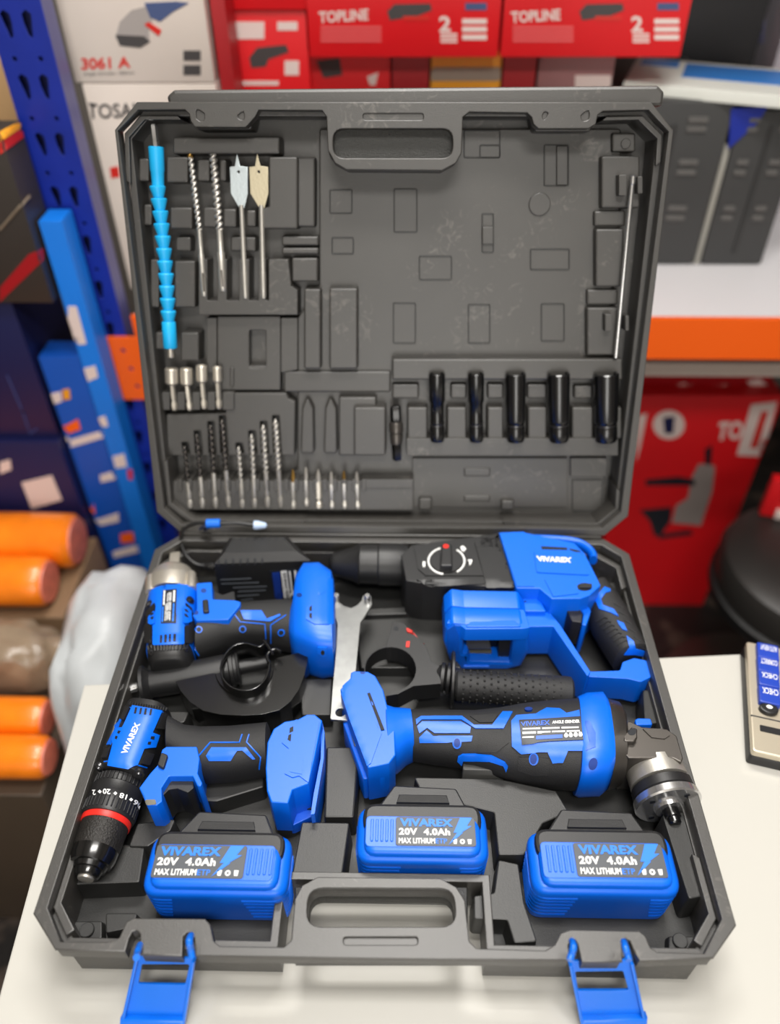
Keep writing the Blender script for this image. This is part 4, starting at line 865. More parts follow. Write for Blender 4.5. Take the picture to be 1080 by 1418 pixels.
# ---------------------------------------------------------------- grinder handle and guard
gh = empty('grinder_handle', B(300, 930, .012), 'smooth black grinder handle with threaded steel tip under the disc guard', 'handle')
a, b = B(*P1(k5, 62, 702), .036), B(*P1(k5, 585, 604), .038)
lathef('grip', a, b, [(0, .006), (.02, .012), (.03, .0185), (.055, .0185), (.065, .0165), (.10, .0128), (.35, .0142), (.60, .0150), (.70, .0150), (.71, .0175), (.735, .0175), (.74, .0155), (.76, .0155), (.765, .0168), (.78, .0160), (.785, .007), (1, .0068)], BLK, gh, seg=32)
a2 = B(*P1(k5, 28, 713), .035); lathef('threaded_tip', a2, a, [(0, .0036), (.05, .0042), (1, .0042)], CHROME, gh, seg=14)
gu = K(180, 870, .24074)
gd = empty('disc_guard', B(345, 960, .012), 'glossy black half-round disc guard with clamp ring', 'guard')
ga = [(655+168*math.cos(math.radians(t)), 215+160*math.sin(math.radians(t))) for t in range(8, 166, 12)]
outl = gu((262, 306), (300, 296), (470, 260), *ga[::-1], (838, 172), (1022, 128), (1022, 180), (1004, 268), (972, 352), (925, 420), (860, 470), (760, 495), (640, 502), (520, 496), (420, 474), (345, 425), (295, 366))
pp('guard_shell', outl, .022, .050, GLOSSB, gd, r=.0004, bev=.0016, seg=3)
def band(name, pts, z0, z1, t, m, parent):
    """an upright strap standing along a path"""
    pts = [V(p[:2]) for p in pts]; n = len(pts); L_, R_ = [], []
    for i, p in enumerate(pts):
        d = (pts[min(i+1, n-1)]-pts[max(i-1, 0)]).normalized(); q = V((-d.y, d.x))*t/2; L_.append(tuple(p+q)); R_.append(tuple(p-q))
    return prism(name, L_+R_[::-1], z0, z1, m, parent, bev=min(t*.3, .0006), seg=2)
cr = gu((785, 72), (748, 102), (712, 97), (660, 84), (600, 97), (548, 147), (522, 212), (528, 272), (562, 322), (622, 352), (690, 352), (748, 322), (788, 268), (804, 195))
rp = [B(x_, y_, .062) for x_, y_ in cr]; rp = smoothpath([V((p.x, p.y, 0)) for p in rp], 4)
band('clamp_ring', rp, .046, .062, .0016, GLOSSB, gd)
ga2 = [B(*P1(gu, 655+150*math.cos(math.radians(t)), 232+140*math.sin(math.radians(t))), .052) for t in range(0, 176, 12)]
band('ring_seat', ga2, .046, .053, .006, GLOSSB, gd)
tube('clamp_lug', smoothpath([B(*P1(gu, x_, y_), .060) for x_, y_ in ((800, 200), (788, 160), (806, 134), (835, 122), (866, 136))], 4), .0018, GLOSSB, gd, 8)
tube('clamp_lug', smoothpath([B(*P1(gu, x_, y_), .062) for x_, y_ in ((770, 72), (790, 100), (806, 124), (822, 150))], 4), .0014, BLKMETAL, gd, 8)

# ================================================================ what hangs in the lid
def lpt(px, py, h): return Lw(px, py, LWF+LB+h)
def lmp(px, py, h): return (lpt(px+1, py, h)-lpt(px, py, h)).length
def ltp(name, p, q, h, prof, m, parent, seg=18, **k):
    a, b = lpt(*p, h), lpt(*q, h); return lathef(name, a, b, prof, m, parent, seg=seg, **k)
fs = empty('flexible_shaft', lpt(236, 495, .0), 'bright cyan flexible screwdriver shaft clipped along the left edge of the lid', 'flexible shaft')
H = .018; mm = lmp(220, 330, H)
ltp('hex_tip', (212.5, 172), (216.5, 208), H, [(0, .0028), (.04, .0032), (1, .0032)], CHROME, fs, 6)
ltp('upper_sleeve', (216, 203), (219, 258), H, [(0, 9.2*mm), (.02, 10.2*mm), (.6, 9.6*mm), (.64, 8.8*mm), (1, 8*mm)], CYAN, fs)
pa, pb_ = (218, 257), (234, 447); N = 11
for i in range(N):
    t0, t1 = i/N, (i+1.12)/N; q0 = (pa[0]+(pb_[0]-pa[0])*t0+1.5*math.sin(t0*3.14), pa[1]+(pb_[1]-pa[1])*t0); q1 = (pa[0]+(pb_[0]-pa[0])*t1+1.5*math.sin(t1*3.14), pa[1]+(pb_[1]-pa[1])*t1)
    ltp('shaft_link', q0, q1, H, [(0, 9.6*mm), (.08, 10.8*mm), (.16, 10.8*mm), (.9, 6.6*mm), (1, 6*mm)], CYAN, fs)
ltp('lower_sleeve', (233.5, 445), (236, 482), H, [(0, 9*mm), (.04, 9.9*mm), (.96, 9.9*mm), (1, 9*mm)], CYAN, fs)
ltp('socket_tip', (236, 481), (236.6, 495), H, [(0, 4.6*mm), (.9, 4.6*mm), (1, 4*mm)], NICKEL, fs)
def twist(name, a, b, r, turns, m, parent, n=48, seg=14, deep=.55):
    a, b = V(a), V(b); x, y, z = axes(a, b); ln = (b-a).length; bm = bmesh.new(); rg = []
    for i in range(n+1):
        t = i/n; ph = 6.28318*turns*t; s = min(1, .15+t*14); row = []
        for k in range(seg):
            th = 6.28318*k/seg; rr = r*s*(1-deep*(.5-.5*math.cos(2*(th-ph)))**1.5); row.append(bm.verts.new(a+z*ln*t+(x*math.cos(th)+y*math.sin(th))*rr))
        rg.append(row)
    for p, q in zip(rg, rg[1:]):
        for k in range(seg): bm.faces.new((p[k-1], p[k], q[k], q[k-1]))
    bm.faces.new(rg[0][::-1]); bm.faces.new(rg[-1]); return from_bm(name, bm, m, parent, 60)
for (p, q, s_, e_, r_, lab) in (((263, 211), (276, 318), (281, 372), (283, 410), 4.2, 'thinner steel masonry drill bit with gilt tip hanging in the lid'), ((294, 204), (304, 318), (306.5, 368), (309, 403), 5.4, 'thicker steel masonry drill bit left of the spade bits')):
    t = empty('masonry_drill_bit', lpt(*e_, 0), lab, 'drill bit', 'masonry drill bits'); mm = lmp(*q, .012)
    twist('flute', lpt(*p, .012), lpt(*q, .012), r_*mm*1.05, 6.5, STEEL, t, n=80)
    ltp('carbide_tip', (p[0]-.3, p[1]-2), (p[0]+.8, p[1]+7), .0125, [(0, .3*mm), (.5, r_*.9*mm), (1, r_*1.02*mm)], GOLD if r_ < 5 else DMETAL, t, 8)
    ltp('shank', q, e_, .012, [(0, r_*.8*mm), (.35, r_*.8*mm), (.37, r_*1.0*mm), (.62, r_*1.0*mm), (.64, r_*1.05*mm), (.95, r_*1.05*mm), (1, r_*.8*mm)], STEEL, t)
    skin('shank_groove', [(s_[0]-1.6, s_[1]+6), (s_[0]+1.2, s_[1]+6), (e_[0]+1.2, e_[1]-6), (e_[0]-1.6, e_[1]-6)], t.children[-1], DMETAL, t, th=.0002, step=4)
for (x0, x1, y0, tip, end, lab) in ((318, 342.5, 231, (328, 212), (340, 413), 'narrower spade bit with bluish blade, left of the other spade bit'), (345, 371, 231, (356, 211), (365, 413), 'wider spade bit with yellowish blade, rightmost of the long bits')):
    t = empty('spade_bit', lpt(*end, 0), lab, 'spade bit', 'spade bits'); w1 = LWF+LB+.014; xm = (x0+x1)/2+1.5; xs = xm+2.5
    m_ = mat('spade_steel_blue' if x0 < 330 else 'spade_steel_yellow', (196, 206, 210) if x0 < 330 else (196, 186, 160), .38, .9, bump=.15, scale=500)
    hc = L(tip[0]+2.2, 238, w1)
    plate('blade', pl(w1, [(x0, y0), (tip[0]-3, y0-1), (tip[0], tip[1]), (tip[0]+4.5, y0-1), (x1, y0), (x1+.7, 268), (xs+4, 288), (xs-3, 288), (x0+1.5, 268)]), [circ(hc[0], hc[1], .0013, 12)], LWF+LB+.012, w1, m_, t, FL, bev=.0003)
    mm = lmp(350, 350, .013); ltp('shank', (xs, 284), end, .013, [(0, 3.3*mm), (.7, 3.6*mm), (.71, 4*mm), (.97, 4*mm), (1, 3.2*mm)], STEEL, t)
for i, (hx, y0, ym, ex_, ye, r_) in enumerate(((237.5, 510, 532, 242, 568, 9.4), (258, 510, 533, 263, 568, 8.6), (279, 506, 529, 283, 566, 7.8), (300.5, 508, 529, 303.5, 566, 6.2))):
    lab = ('widest silver nut driver, first from the left below the cyan shaft', 'silver nut driver second from the left in its row', 'silver nut driver third from the left in its row', 'narrowest silver nut driver, last in its row on the right')[i]
    t = empty('nut_driver', lpt(ex_, ye, 0), lab, 'nut driver', 'nut drivers in the lid'); mm = lmp(hx, y0, .013)
    ltp('socket_head', (hx, y0), (hx+.8, ym), .014, [(.5, r_*.6*mm), (.05, r_*.7*mm), (0, r_*.9*mm), (.05, r_*mm), (.9, r_*mm), (1, r_*.8*mm)], NICKEL, t, 22, smooth=25)
    ltp('hex_shank', (hx+.8, ym-1), (ex_, ye), .014, [(0, 4.2*mm), (.1, 3.6*mm), (.55, 3.6*mm), (.6, 3*mm), (.68, 3*mm), (.74, 4.4*mm), (.95, 4.2*mm), (1, 3*mm)], NICKEL, t, 6)
DARKTW = mat('dark_fluted_steel', (92, 88, 84), .3, .9)
ordw = ('first', 'second', 'third', 'fourth')
for i, (p, q) in enumerate(drills):
    t = empty('twist_drill_bit', lpt(*q, 0), ('dark-fluted' if i < 4 else 'bright silver')+' twist drill bit, '+ordw[i % 4]+' from the left of its four'+(', shortest' if i % 4 == 0 else ', longest' if i % 4 == 3 else ''), 'drill bit', 'twist drill bits at the foot of the lid')
    mm = lmp(*p, .013); r_ = (2.7, 3.0, 3.5, 3.9)[i % 4]; f = .58; md = (p[0]+(q[0]-p[0])*f, p[1]+(q[1]-p[1])*f)
    twist('flute', lpt(*p, .017), lpt(*md, .017), r_*mm*1.15, 3.2+.4*(i % 4), DARKTW if i < 4 else STEEL, t, n=40, seg=10)
    ltp('hex_shank', md, q, .0172, [(0, r_*.9*mm), (.05, 3.3*mm), (.62, 3.3*mm), (.68, 2.4*mm), (.74, 3.7*mm), (.9, 3.7*mm), (1, 2.6*mm)], STEEL, t, 8)
for i, (x_, y0, y1) in enumerate(((405.5, 650, 704), (423.5, 647, 701), (440.5, 650, 704), (458.5, 653, 704), (476, 652, 704), (494, 653, 704))):
    lab = ('gilt-tipped screwdriver bit, first of the row of six', 'screwdriver bit, second of the row of six', 'palest and thickest screwdriver bit, third of the row of six', 'dull screwdriver bit, fourth of the row of six', 'gilt-necked screwdriver bit, fifth of the row of six', 'screwdriver bit at the right end of the row of six')[i]
    t = empty('screwdriver_bit', lpt(x_+1.5, y1, 0), lab, 'screwdriver bit', 'screwdriver bits at the foot of the lid'); mm = lmp(x_, y0, .015)
    sp_ = 1.25 if i == 2 else 1
    ltp('tip', (x_, y0), (x_+.4, y0+18), .0172, [(0, .8*mm), (.15, 1.6*mm), (.5, 2.6*mm*sp_), (1, 2.8*mm*sp_)], GOLD if i in (0, 4) else STEEL, t, 8)
    ltp('hex_shank', (x_+.4, y0+17), (x_+1.5, y1), .0172, [(0, 3.4*mm*sp_), (.6, 3.4*mm*sp_), (.64, 2.6*mm), (.74, 2.6*mm), (.78, 3.6*mm*sp_), (.95, 3.6*mm*sp_), (1, 2.8*mm)], NICKEL if i == 2 else STEEL, t, 6)
for i, (x0, x1, xb0, xb1) in enumerate(((592, 618, 595, 616), (646, 672, 649, 670), (698, 730, 701, 727), (756, 791, 760, 788), (820, 859, 823, 855))):
    r_ = (x1-x0)/2-1; xm, xe = (x0+x1)/2, (xb0+xb1)/2
    lab = ('narrowest black impact socket, first from the left in the rack', 'ringed black impact socket, second from the left in the rack', 'black impact socket in the middle of the rack of five', 'black impact socket second from the right in the rack', 'widest black impact socket, at the right end of the rack')[i]
    t = empty('impact_socket', lpt(xe, 612, 0), lab, 'socket', 'impact sockets in the lid'); mm = lmp(xm, 540, .02); rr = r_*mm*.93
    ltp('socket_wall', (xm, 517), (xe, 611), .0215, [(.35, rr*.45), (.34, rr*.72), (.01, rr*.8), (0, rr*.9), (.015, rr), (.40, rr*.98), (.42, rr*.86 if i < 2 else rr*.97), (.68, rr*.84 if i < 2 else rr*.95), (.72, rr*.9), (.74, rr*.82), (.78, rr*.9), (.96, rr*.92), (1, rr*.8), (1, rr*.4)], BLKMETAL, t, 32)
    ltp('groove_ring', (xe+(xm-xe)*.26, 517+94*.745), (xe+(xm-xe)*.22, 517+94*.775), .0215, [(0, rr*.86), (.5, rr*.88), (1, rr*.86)], BOLT, t, 32)
t = empty('socket_adapter', lpt(549, 636, 0), 'small black square-drive adapter left of the socket rack', 'socket adapter'); mm = lmp(549, 600, .02)
ltp('hex_end', (547.5, 562), (548.3, 585), .019, [(0, 6.5*mm), (.1, 7.5*mm), (.9, 7.5*mm), (1, 6.5*mm)], BLKMETAL, t, 6)
ltp('collar', (548.3, 584), (549, 614), .019, [(0, 8.5*mm), (.1, 9.8*mm), (.45, 9.8*mm), (.5, 8.4*mm), (.6, 9.4*mm), (1, 8*mm)], DMETAL, t, 24)
ltp('square_end', (549, 613), (549.5, 637), .019, [(0, 7*mm), (.9, 7*mm), (1, 6*mm)], BLKMETAL, t, 4, ph=.4)
t = empty('depth_rod', lpt(852, 495, 0), 'thin chrome depth rod clipped along the right edge of the lid', 'rod'); mm = lmp(870, 350, .02)
ltp('rod', (876, 246), (852.5, 496), .020, [(0, 2.2*mm), (.004, 3.2*mm), (.996, 3.2*mm), (1, 2.2*mm)], CHROME, t, 14)
ltp('rod_head', (876.5, 243), (875.5, 256), .020, [(0, 3*mm), (.1, 3.9*mm), (.9, 3.9*mm), (1, 3*mm)], CHROME, t, 14)

# ================================================================ the shop behind
FZ = -.78; X0, X1, Y0, Y1, ZC = -1.7, 2.0, -2.0, 2.0, 2.02
def camo(name, c1_, c2_, sc, rough=.5):
    m = mat(name, c1_, rough); nt = m.node_tree; bs = nt.nodes['Principled BSDF']
    tc = next(n for n in nt.nodes if n.type == 'TEX_COORD'); n = nt.nodes.new('ShaderNodeTexNoise'); n.inputs['Scale'].default_value = sc; n.inputs['Detail'].default_value = 4; n.inputs['Distortion'].default_value = .8
    nt.links.new(tc.outputs['Object'], n.inputs['Vector']); r = nt.nodes.new('ShaderNodeValToRGB'); r.color_ramp.elements[0].position = .48; r.color_ramp.elements[1].position = .62
    r.color_ramp.elements[0].color = lin(c1_)+(1,); r.color_ramp.elements[1].color = lin(c2_)+(1,)
    nt.links.new(n.outputs['Fac'], r.inputs['Fac']); nt.links.new(r.outputs['Color'], bs.inputs['Base Color']); return m
FLOORM = camo('dark_marbled_floor', (26, 23, 22), (74, 62, 54), 9, .45)
WALL = mat('painted_wall', (112, 106, 100), .8, var=.04, vscale=3)
def slab(name, a, b, m):
    o = box(name, [(a[i]+b[i])/2 for i in range(3)], [b[i]-a[i] for i in range(3)], m, None, bev=0); o['kind'] = 'structure'; return o
slab('floor', (X0, Y0, FZ-.05), (X1, Y1, FZ), FLOORM)
slab('wall_back', (X0, Y1, FZ), (X1, Y1+.06, ZC), WALL); slab('wall_front', (X0, Y0-.06, FZ), (X1, Y0, ZC), mat('pale_front_wall', (236, 231, 222), .8))
slab('wall_left', (X0-.06, Y0, FZ), (X0, Y1, ZC), WALL); slab('wall_right', (X1, Y0, FZ), (X1+.06, Y1, ZC), WALL)
slab('ceiling', (X0, Y0, ZC), (X1, Y1, ZC+.05), mat('white_ceiling', (225, 222, 216), .9))

wf = box('window_1', (.1, Y0+.012, .55), (1.0, .02, .03), mat('window_frame', (60, 60, 62), .4), None); wf['kind'] = 'structure'
for c_, s_ in (((.1, Y0+.02, 1.17), (1.0, .04, .04)), ((.1, Y0+.02, -.07), (1.0, .04, .04)), ((-.38, Y0+.02, .55), (.04, .04, 1.28)), ((.58, Y0+.02, .55), (.04, .04, 1.28))): box('window_frame', c_, s_, MAT['window_frame'], wf)
# ---- steel rack
RBLUE = mat('rack_blue_paint', (22, 44, 150), .35, var=.1, vscale=20); ORNG = mat('rack_orange_paint', (255, 102, 20), .4); BOARD = mat('white_shelf_board', (226, 224, 226), .5)
YB = .85; SZ = .090
rack = empty('storage_rack', (.4, 1.1, FZ), 'steel storage rack with blue posts, orange beam and white shelf behind the case', 'rack')
def post(xl, xr, y, holes):
    FP = frame(V((0, y, 0)), V((1, 0, 0)), V((0, 0, 1)), V((0, -1, 0))); hs = []
    if holes:
        z_ = -.70; xm = (xl+xr)/2
        while z_ < .9:
            for s in (-1, 1):
                hs.append(circ(xm+s*.0155, z_, .0028, 10)); c = xm+s*.0130
                hs.append([(c-s*.004, z_-.042), (c-s*.000, z_-.045), (c+s*.004, z_-.026), (c+s*.005, z_-.020), (c, z_-.016), (c-s*.006, z_-.020), (c-s*.006, z_-.030)])
            z_ += .066
    p = plate('post', [(xl, FZ), (xr, FZ), (xr, .95), (xl, .95)], hs, -.002, 0, RBLUE, rack, FP, bev=.0004)
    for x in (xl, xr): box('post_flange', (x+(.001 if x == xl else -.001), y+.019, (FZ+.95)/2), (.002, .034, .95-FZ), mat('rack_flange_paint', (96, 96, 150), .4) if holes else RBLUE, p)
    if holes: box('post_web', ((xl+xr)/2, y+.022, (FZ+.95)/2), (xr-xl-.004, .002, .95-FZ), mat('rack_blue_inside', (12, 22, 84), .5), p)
post(-.470, -.404, YB, True); post(1.28, 1.36, YB, False); post(-.470, -.389, 1.42, False); post(1.28, 1.36, 1.42, False)
FP = frame(V((0, YB-.003, 0)), V((1, 0, 0)), V((0, 0, 1)), V((0, -1, 0)))
plate('beam_bracket', [(-.432, -.058), (-.37, -.058), (-.37, .053), (-.437, .053)], [circ(-.413, .030, .004, 12), circ(-.408, -.002, .004, 12), circ(-.405, -.034, .004, 12)], -.003, .002, ORNG, rack, FP, bev=.0006)
for y_ in (YB+.012, 1.45): 
    bmn = prism('beam', [(y_-.018, .022), (y_+.02, .022), (y_+.02, .070), (y_-.010, .070), (y_-.010, .088), (y_-.018, .088)], -.388, 1.28, ORNG, rack, frame(V((0, 0, 0)), V((0, 1, 0)), V((0, 0, 1)), V((1, 0, 0))), bev=0)
box('shelf_board', (.446, 1.155, .080), (1.66, .60, .016), BOARD, rack)
box('shelf_board', (.446, 1.155, .78), (1.66, .60, .016), BOARD, rack)

zr0, zr1 = Yp(985, 521, .90).z, Yp(985, 503, .90).z
box('shelf_rail', (.446, .905, (zr0+zr1)/2), (1.66, .012, zr1-zr0), mat('pale_rail', (196, 182, 172), .5), rack)
# ---- cartons
def bright(n, c, r=.45): return mat(n, c, r, var=.03, vscale=12)
REDC = bright('red_carton', (222, 16, 26)); WHC = bright('white_carton', (226, 214, 204)); NAVY = bright('navy_carton', (22, 26, 74)); BLUC = bright('blue_carton', (8, 78, 176)); LBLU = bright('bright_blue_carton', (10, 118, 222))
DKG = bright('charcoal_case', (58, 58, 58), .5); BROWN = bright('brown_cardboard', (130, 104, 78)); DKRED = bright('dark_red_carton', (164, 14, 24)); PALE = mat('pale_print', (232, 214, 208), .5); YEL = bright('amber_carton', (236, 160, 30)); INK = mat('grey_ink', (70, 66, 66), .5)
def carton(name, label, x0, x1, y0, dp, z0, z1, m, cat='box', rot=0, group=None, bev=.0015):
    """a carton standing at z0; rot turns it about its front left edge"""
    t = empty(name, ((x0+x1)/2, y0+dp/2, z0), label, cat, group); c, s = math.cos(rot), math.sin(rot)
    P = [(0, 0), (x1-x0, 0), (x1-x0, dp), (0, dp)]; b_ = prism('carton_body', [(x0+x*c-y*s, y0+x*s+y*c) for x, y in P], z0, z1, m, t, bev=bev, both=True); return t, b_
def X(px, py, y): return Yp(px, py, y).x
def Z(px, py, y): return Yp(px, py, y).z
zsu = .0885
# left: white cartons on the shelf
zt1 = Z(200, 116, .93)
t, lowb = carton('carton', 'white carton with grey lettering on the rack shelf, under another white carton', X(100, 60, .93), X(290, 60, .93), .93, .30, zsu, zt1, WHC)
lettering('printed_words', 'TOSAN', [(120, 144), (200, 142), (202, 162), (122, 165)], lowb, INK, t, th=.0006, weight=.02)
skin('print_patch', [(152, 232), (164, 230), (166, 245), (154, 247)], lowb, RED, t, th=.0006)
t, upb = carton('carton', 'white carton printed with an angle grinder, topmost at the left of the rack', X(92, 60, .93), X(290, 60, .93), .93, .30, zt1+.001, zt1+.22, WHC)
lettering('printed_words', '3061 A', [(112, 80), (180, 78), (181, 94), (113, 97)], upb, RED, t, th=.0006, weight=.03)
lettering('printed_words', 'Angle Grinder 180mm', [(116, 100), (186, 98), (186, 104), (116, 106)], upb, INK, t, th=.0006)
gp = skin('printed_picture', [(160, 52), (166, 30), (182, 14), (205, 8), (212, 24), (206, 44), (208, 58), (196, 66), (170, 64)], upb, mat('silver_print', (168, 160, 156), .5), t, th=.0006)
skin('print_patch', [(160, 48), (200, 50), (208, 58), (194, 66), (166, 63)], upb, INK, gp, th=.0008)
skin('print_patch', [(200, 4), (244, 2), (262, 4), (240, 16), (222, 30), (208, 24)], upb, mat('slate_blue_print', (70, 86, 130), .5), gp, th=.0008)
skin('print_patch', [(200, 34), (206, 30), (224, 42), (220, 50)], upb, RED, gp, th=.0010)
for x_, y_ in ((254, 70), (254, 90)): skin('print_patch', rc(x_, y_, x_+24, y_+14), upb, INK, t, th=.0006)
carton('carton', 'dark red carton edge beside the white cartons', X(296, 60, .95)+.002, X(322, 60, .95)-.004, .95, .06, zsu, Z(300, 3, .95)+.04, DKRED)
y_ = 1.02
t, b_ = carton('carton', 'small red grinder carton with a pale label, between white and long red cartons', X(324, 70, y_), X(426, 70, y_), y_, .22, zsu, Z(370, 14, y_), REDC)
skin('label_patch', rc(319+2, 30, 366, 54), b_, PALE, t, th=.0006); skin('print_patch', rc(384, 30, 412, 42), b_, PALE, t, th=.0006)
gp = skin('printed_picture', [(345, 80), (356, 66), (396, 62), (400, 72), (372, 82), (368, 92), (348, 94)], b_, INK, t, th=.0006); skin('print_patch', rc(394, 84, 414, 104), b_, PALE, t, th=.0006)
skin('print_patch', rc(336, 112, 386, 118), b_, PALE, t, th=.0006)
t, b_ = carton('carton', 'red carton lying on top of the small red grinder carton', X(318, 4, y_), X(424, 4, y_), y_-.005, .24, Z(370, 14, y_)+.001, Z(370, 14, y_)+.10, REDC)
y_ = 1.05; zr = Z(560, 72, y_)
low = [('carton', 'red carton with a black printed tool, under the long red cartons', 430, 540, REDC), ('carton', 'dark red carton with faint printing, under the long red cartons', 543, 594, DKRED), ('carton', 'amber and grey carton under the long red cartons', 597, 694, YEL), ('carton', 'deep red carton at the foot of the long red cartons', 697, 742, DKRED), ('carton', 'pinkish grey carton right of the amber one on the rack', 746, 850, bright('pinkish_carton', (150, 100, 100)))]
for n_, l_, a_, b2_, m_ in low:
    t, b_ = carton(n_, l_, X(a_, 95, y_), X(b2_, 95, y_), y_, .26, zsu, zr-.0005, m_)
    if a_ == 430: skin('printed_picture', [(438, 84), (470, 80), (474, 104), (448, 108)], b_, INK, t, th=.0006); skin('print_patch', [(508, 106), (524, 100), (520, 118), (512, 118)], b_, PALE, t, th=.0006)
    if a_ == 597: skin('print_patch', rc(597, 93, 693, 112), b_, mat('grey_card', (150, 136, 122), .5), t, th=.0006)
    if a_ == 746: skin('print_patch', rc(796, 104, 846, 122), b_, PALE, t, th=.0006)
for a_, b2_, lab in ((428, 690, 'long red carton with pale lettering, left one of the two at the top'), (694, 945, 'long red carton with pale lettering, right one of the two at the top')):
    t, b_ = carton('carton', lab, X(a_, 60, y_-.03), X(b2_, 60, y_-.03), y_-.03, .30, zr, zr+.13, REDC, group='long red cartons')
    lettering('printed_words', 'TOPLINE', [(a_+13, 16), (a_+82, 12), (a_+82, 28), (a_+14, 32)], b_, PALE, t, th=.0006, weight=.03)
    for k in range(4): skin('print_patch', rc(a_+16, 36+k*6, a_+100, 40+k*6), b_, mat('pale_red_print', (224, 90, 92), .5), t, th=.0006)
    gp = skin('printed_picture', [(a_+108, 16), (a_+118, 6), (a_+168, 5), (a_+170, 14), (a_+150, 22), (a_+112, 28)], b_, INK, t, th=.0006); skin('print_patch', rc(a_+130, 22, a_+166, 28), b_, RED, gp, th=.0008)
    lettering('printed_words', '2', [(a_+180, 22), (a_+196, 22), (a_+196, 44), (a_+180, 44)], b_, PALE, t, th=.0006, weight=.03)
    for k in range(3): skin('print_patch', rc(a_+182+k*0, 46+k*5, a_+205, 49+k*5), b_, PALE, t, th=.0006); skin('print_patch', rc(a_+212, 26+k*11, a_+246, 33+k*11), b_, PALE, t, th=.0006)
    skin('print_patch', rc(a_+216, 4, a_+246, 14), b_, mat('slate_blue_print', (70, 86, 130), .5), t, th=.0006)
# right: charcoal cases on the shelf, catalogue on top
y_ = 1.02; zb = Z(1020, 140, y_)
for k, (xa, xb, yy, lab) in enumerate(((.315, .474, y_, 'tall charcoal plastic case on the rack shelf, the one next to the case lid'), (.487, .582, y_+.0, 'tall charcoal plastic case on the rack shelf, the farther right one'))):
    t, b_ = carton('charcoal_case', lab, xa, xb, yy, .26, zsu, zb if k == 0 else zb-.012, DKG, 'case', group='charcoal cases on the rack', bev=.006)
    FQ = frame(V((0, yy, 0)), V((1, 0, 0)), V((0, 0, 1)), V((0, -1, 0))); wd = xb-xa
    for zz in (.90, .85, .66, .60, .38, .32):
        for s in (.18, .68): prism('case_rib', rrect(xa+wd*(s-.06), zsu+(zb-zsu)*zz-.004, xa+wd*(s+.12), zsu+(zb-zsu)*zz+.004, .002, 2), -.001, .003, mat('charcoal_rib', (92, 90, 88), .5), t, FQ, bev=.001)
    prism('case_groove', rrect(xa+wd*.46, zsu+.02, xa+wd*.54, zb-.03, .004, 2), -.001, .002, mat('charcoal_groove', (46, 46, 46), .5), t, FQ, bev=.001)
box_, = [carton('divider_board', 'thin pale board standing between the two charcoal cases', .4765, .4850, 1.022, .25, zsu, zb-.06, bright('grey_board', (150, 148, 140)), 'board')[0]]
t = empty('catalogue', (.49, 1.12, zb), 'white and blue printed catalogue lying on the charcoal cases', 'catalogue')
FC = frame(V((.47, 1.10, zb+.0115)), V((.94, -.34, 0)), V((.34, .94, .03)), V((.94, -.34, 0)).cross(V((.34, .94, .03))).normalized())
cv = prism('cover', [(-.125, -.085), (.16, -.085), (.16, .045), (-.125, .045)], -.010, .006, bright('catalogue_white', (220, 222, 214)), t, FC, bev=.002)
prism('blue_print', [(-.05, -.04), (.09, -.04), (.09, .03), (-.05, .03)], .0055, .0066, mat('catalogue_blue', (40, 120, 200), .4), t, FC, bev=0); prism('blue_border', [(-.115, .005), (-.06, .005), (-.06, .038), (-.115, .038)], .0055, .0066, mat('catalogue_blue', (40, 120, 200), .4), t, FC, bev=0)
prism('spine', [(.125, -.086), (.161, -.086), (.161, -.0845), (.125, -.0845)], -.010, .006, LBLU, t, FC, bev=0)
t, b_ = carton('carton', 'pale pink carton standing behind the charcoal case next to the lid', .36, .45, 1.30, .10, zsu, zb+.09, bright('pale_pink_carton', (200, 168, 160)))
t, b_ = carton('carton', 'black carton behind the catalogue at the right of the red cartons', .455, .60, 1.32, .12, zsu, zb+.115, bright('black_carton', (34, 34, 38)))
t, b_ = carton('carton', 'pale lilac carton at the top right corner of the rack', .62, .80, 1.28, .16, zsu, zb+.22, bright('lilac_carton', (206, 200, 210)))
skin('print_patch', rc(1040, 20, 1056, 60, 4), b_, mat('lilac_print', (150, 150, 205), .5), t, th=.0006)
# under the shelf: red hammer carton on the floor
y_ = 1.06
xa, xb = X(884, 552, y_), X(1074, 540, y_); zt_ = Z(980, 548, y_)
t, b_ = carton('carton', 'large red carton with a printed demolition hammer standing on the floor under the rack', xa, xb+.02, y_, .28, FZ, zt_, REDC)
skin('printed_logo', ell(926, 588, 22, 20, 20), b_, PALE, t, th=.0008); skin('printed_mark', [(918, 578), (934, 576), (932, 600), (920, 600)], b_, NAVY, t, th=.0012)
lb = skin('label_patch', [(1040, 560), (1076, 556), (1056, 632), (1020, 630)], b_, PALE, t, th=.0008); skin('print_patch', [(1054, 570), (1064, 569), (1048, 620), (1038, 620)], b_, RED, lb, th=.0012)
lettering('printed_words', 'TO', [(996, 584), (1030, 582), (1028, 608), (990, 610)], b_, PALE, t, th=.0008, weight=.04)
skin('print_patch', [(884, 576), (896, 572), (886, 620), (880, 640)], b_, PALE, t, th=.0008)
gp = skin('printed_picture', [(958, 660), (968, 642), (990, 645), (986, 680), (970, 728), (958, 726), (930, 724), (936, 700), (952, 690)], b_, mat('hammer_print', (150, 140, 136), .5), t, th=.0008)
for q in ([(894, 664), (940, 660), (962, 664), (962, 672), (894, 672)], [(976, 642), (976, 622), (986, 616), (984, 644)], [(886, 706), (930, 702), (928, 722), (914, 742), (906, 742), (900, 722)], [(912, 740), (956, 734), (960, 740), (912, 746)]): skin('print_patch', q, b_, DARKL, gp, th=.0012)
t, b_ = carton('carton', 'red carton lying flat on the large red hammer carton', xa-.01, xb, y_+.035, .24, zt_+.0005, zt_+.055, DKRED)
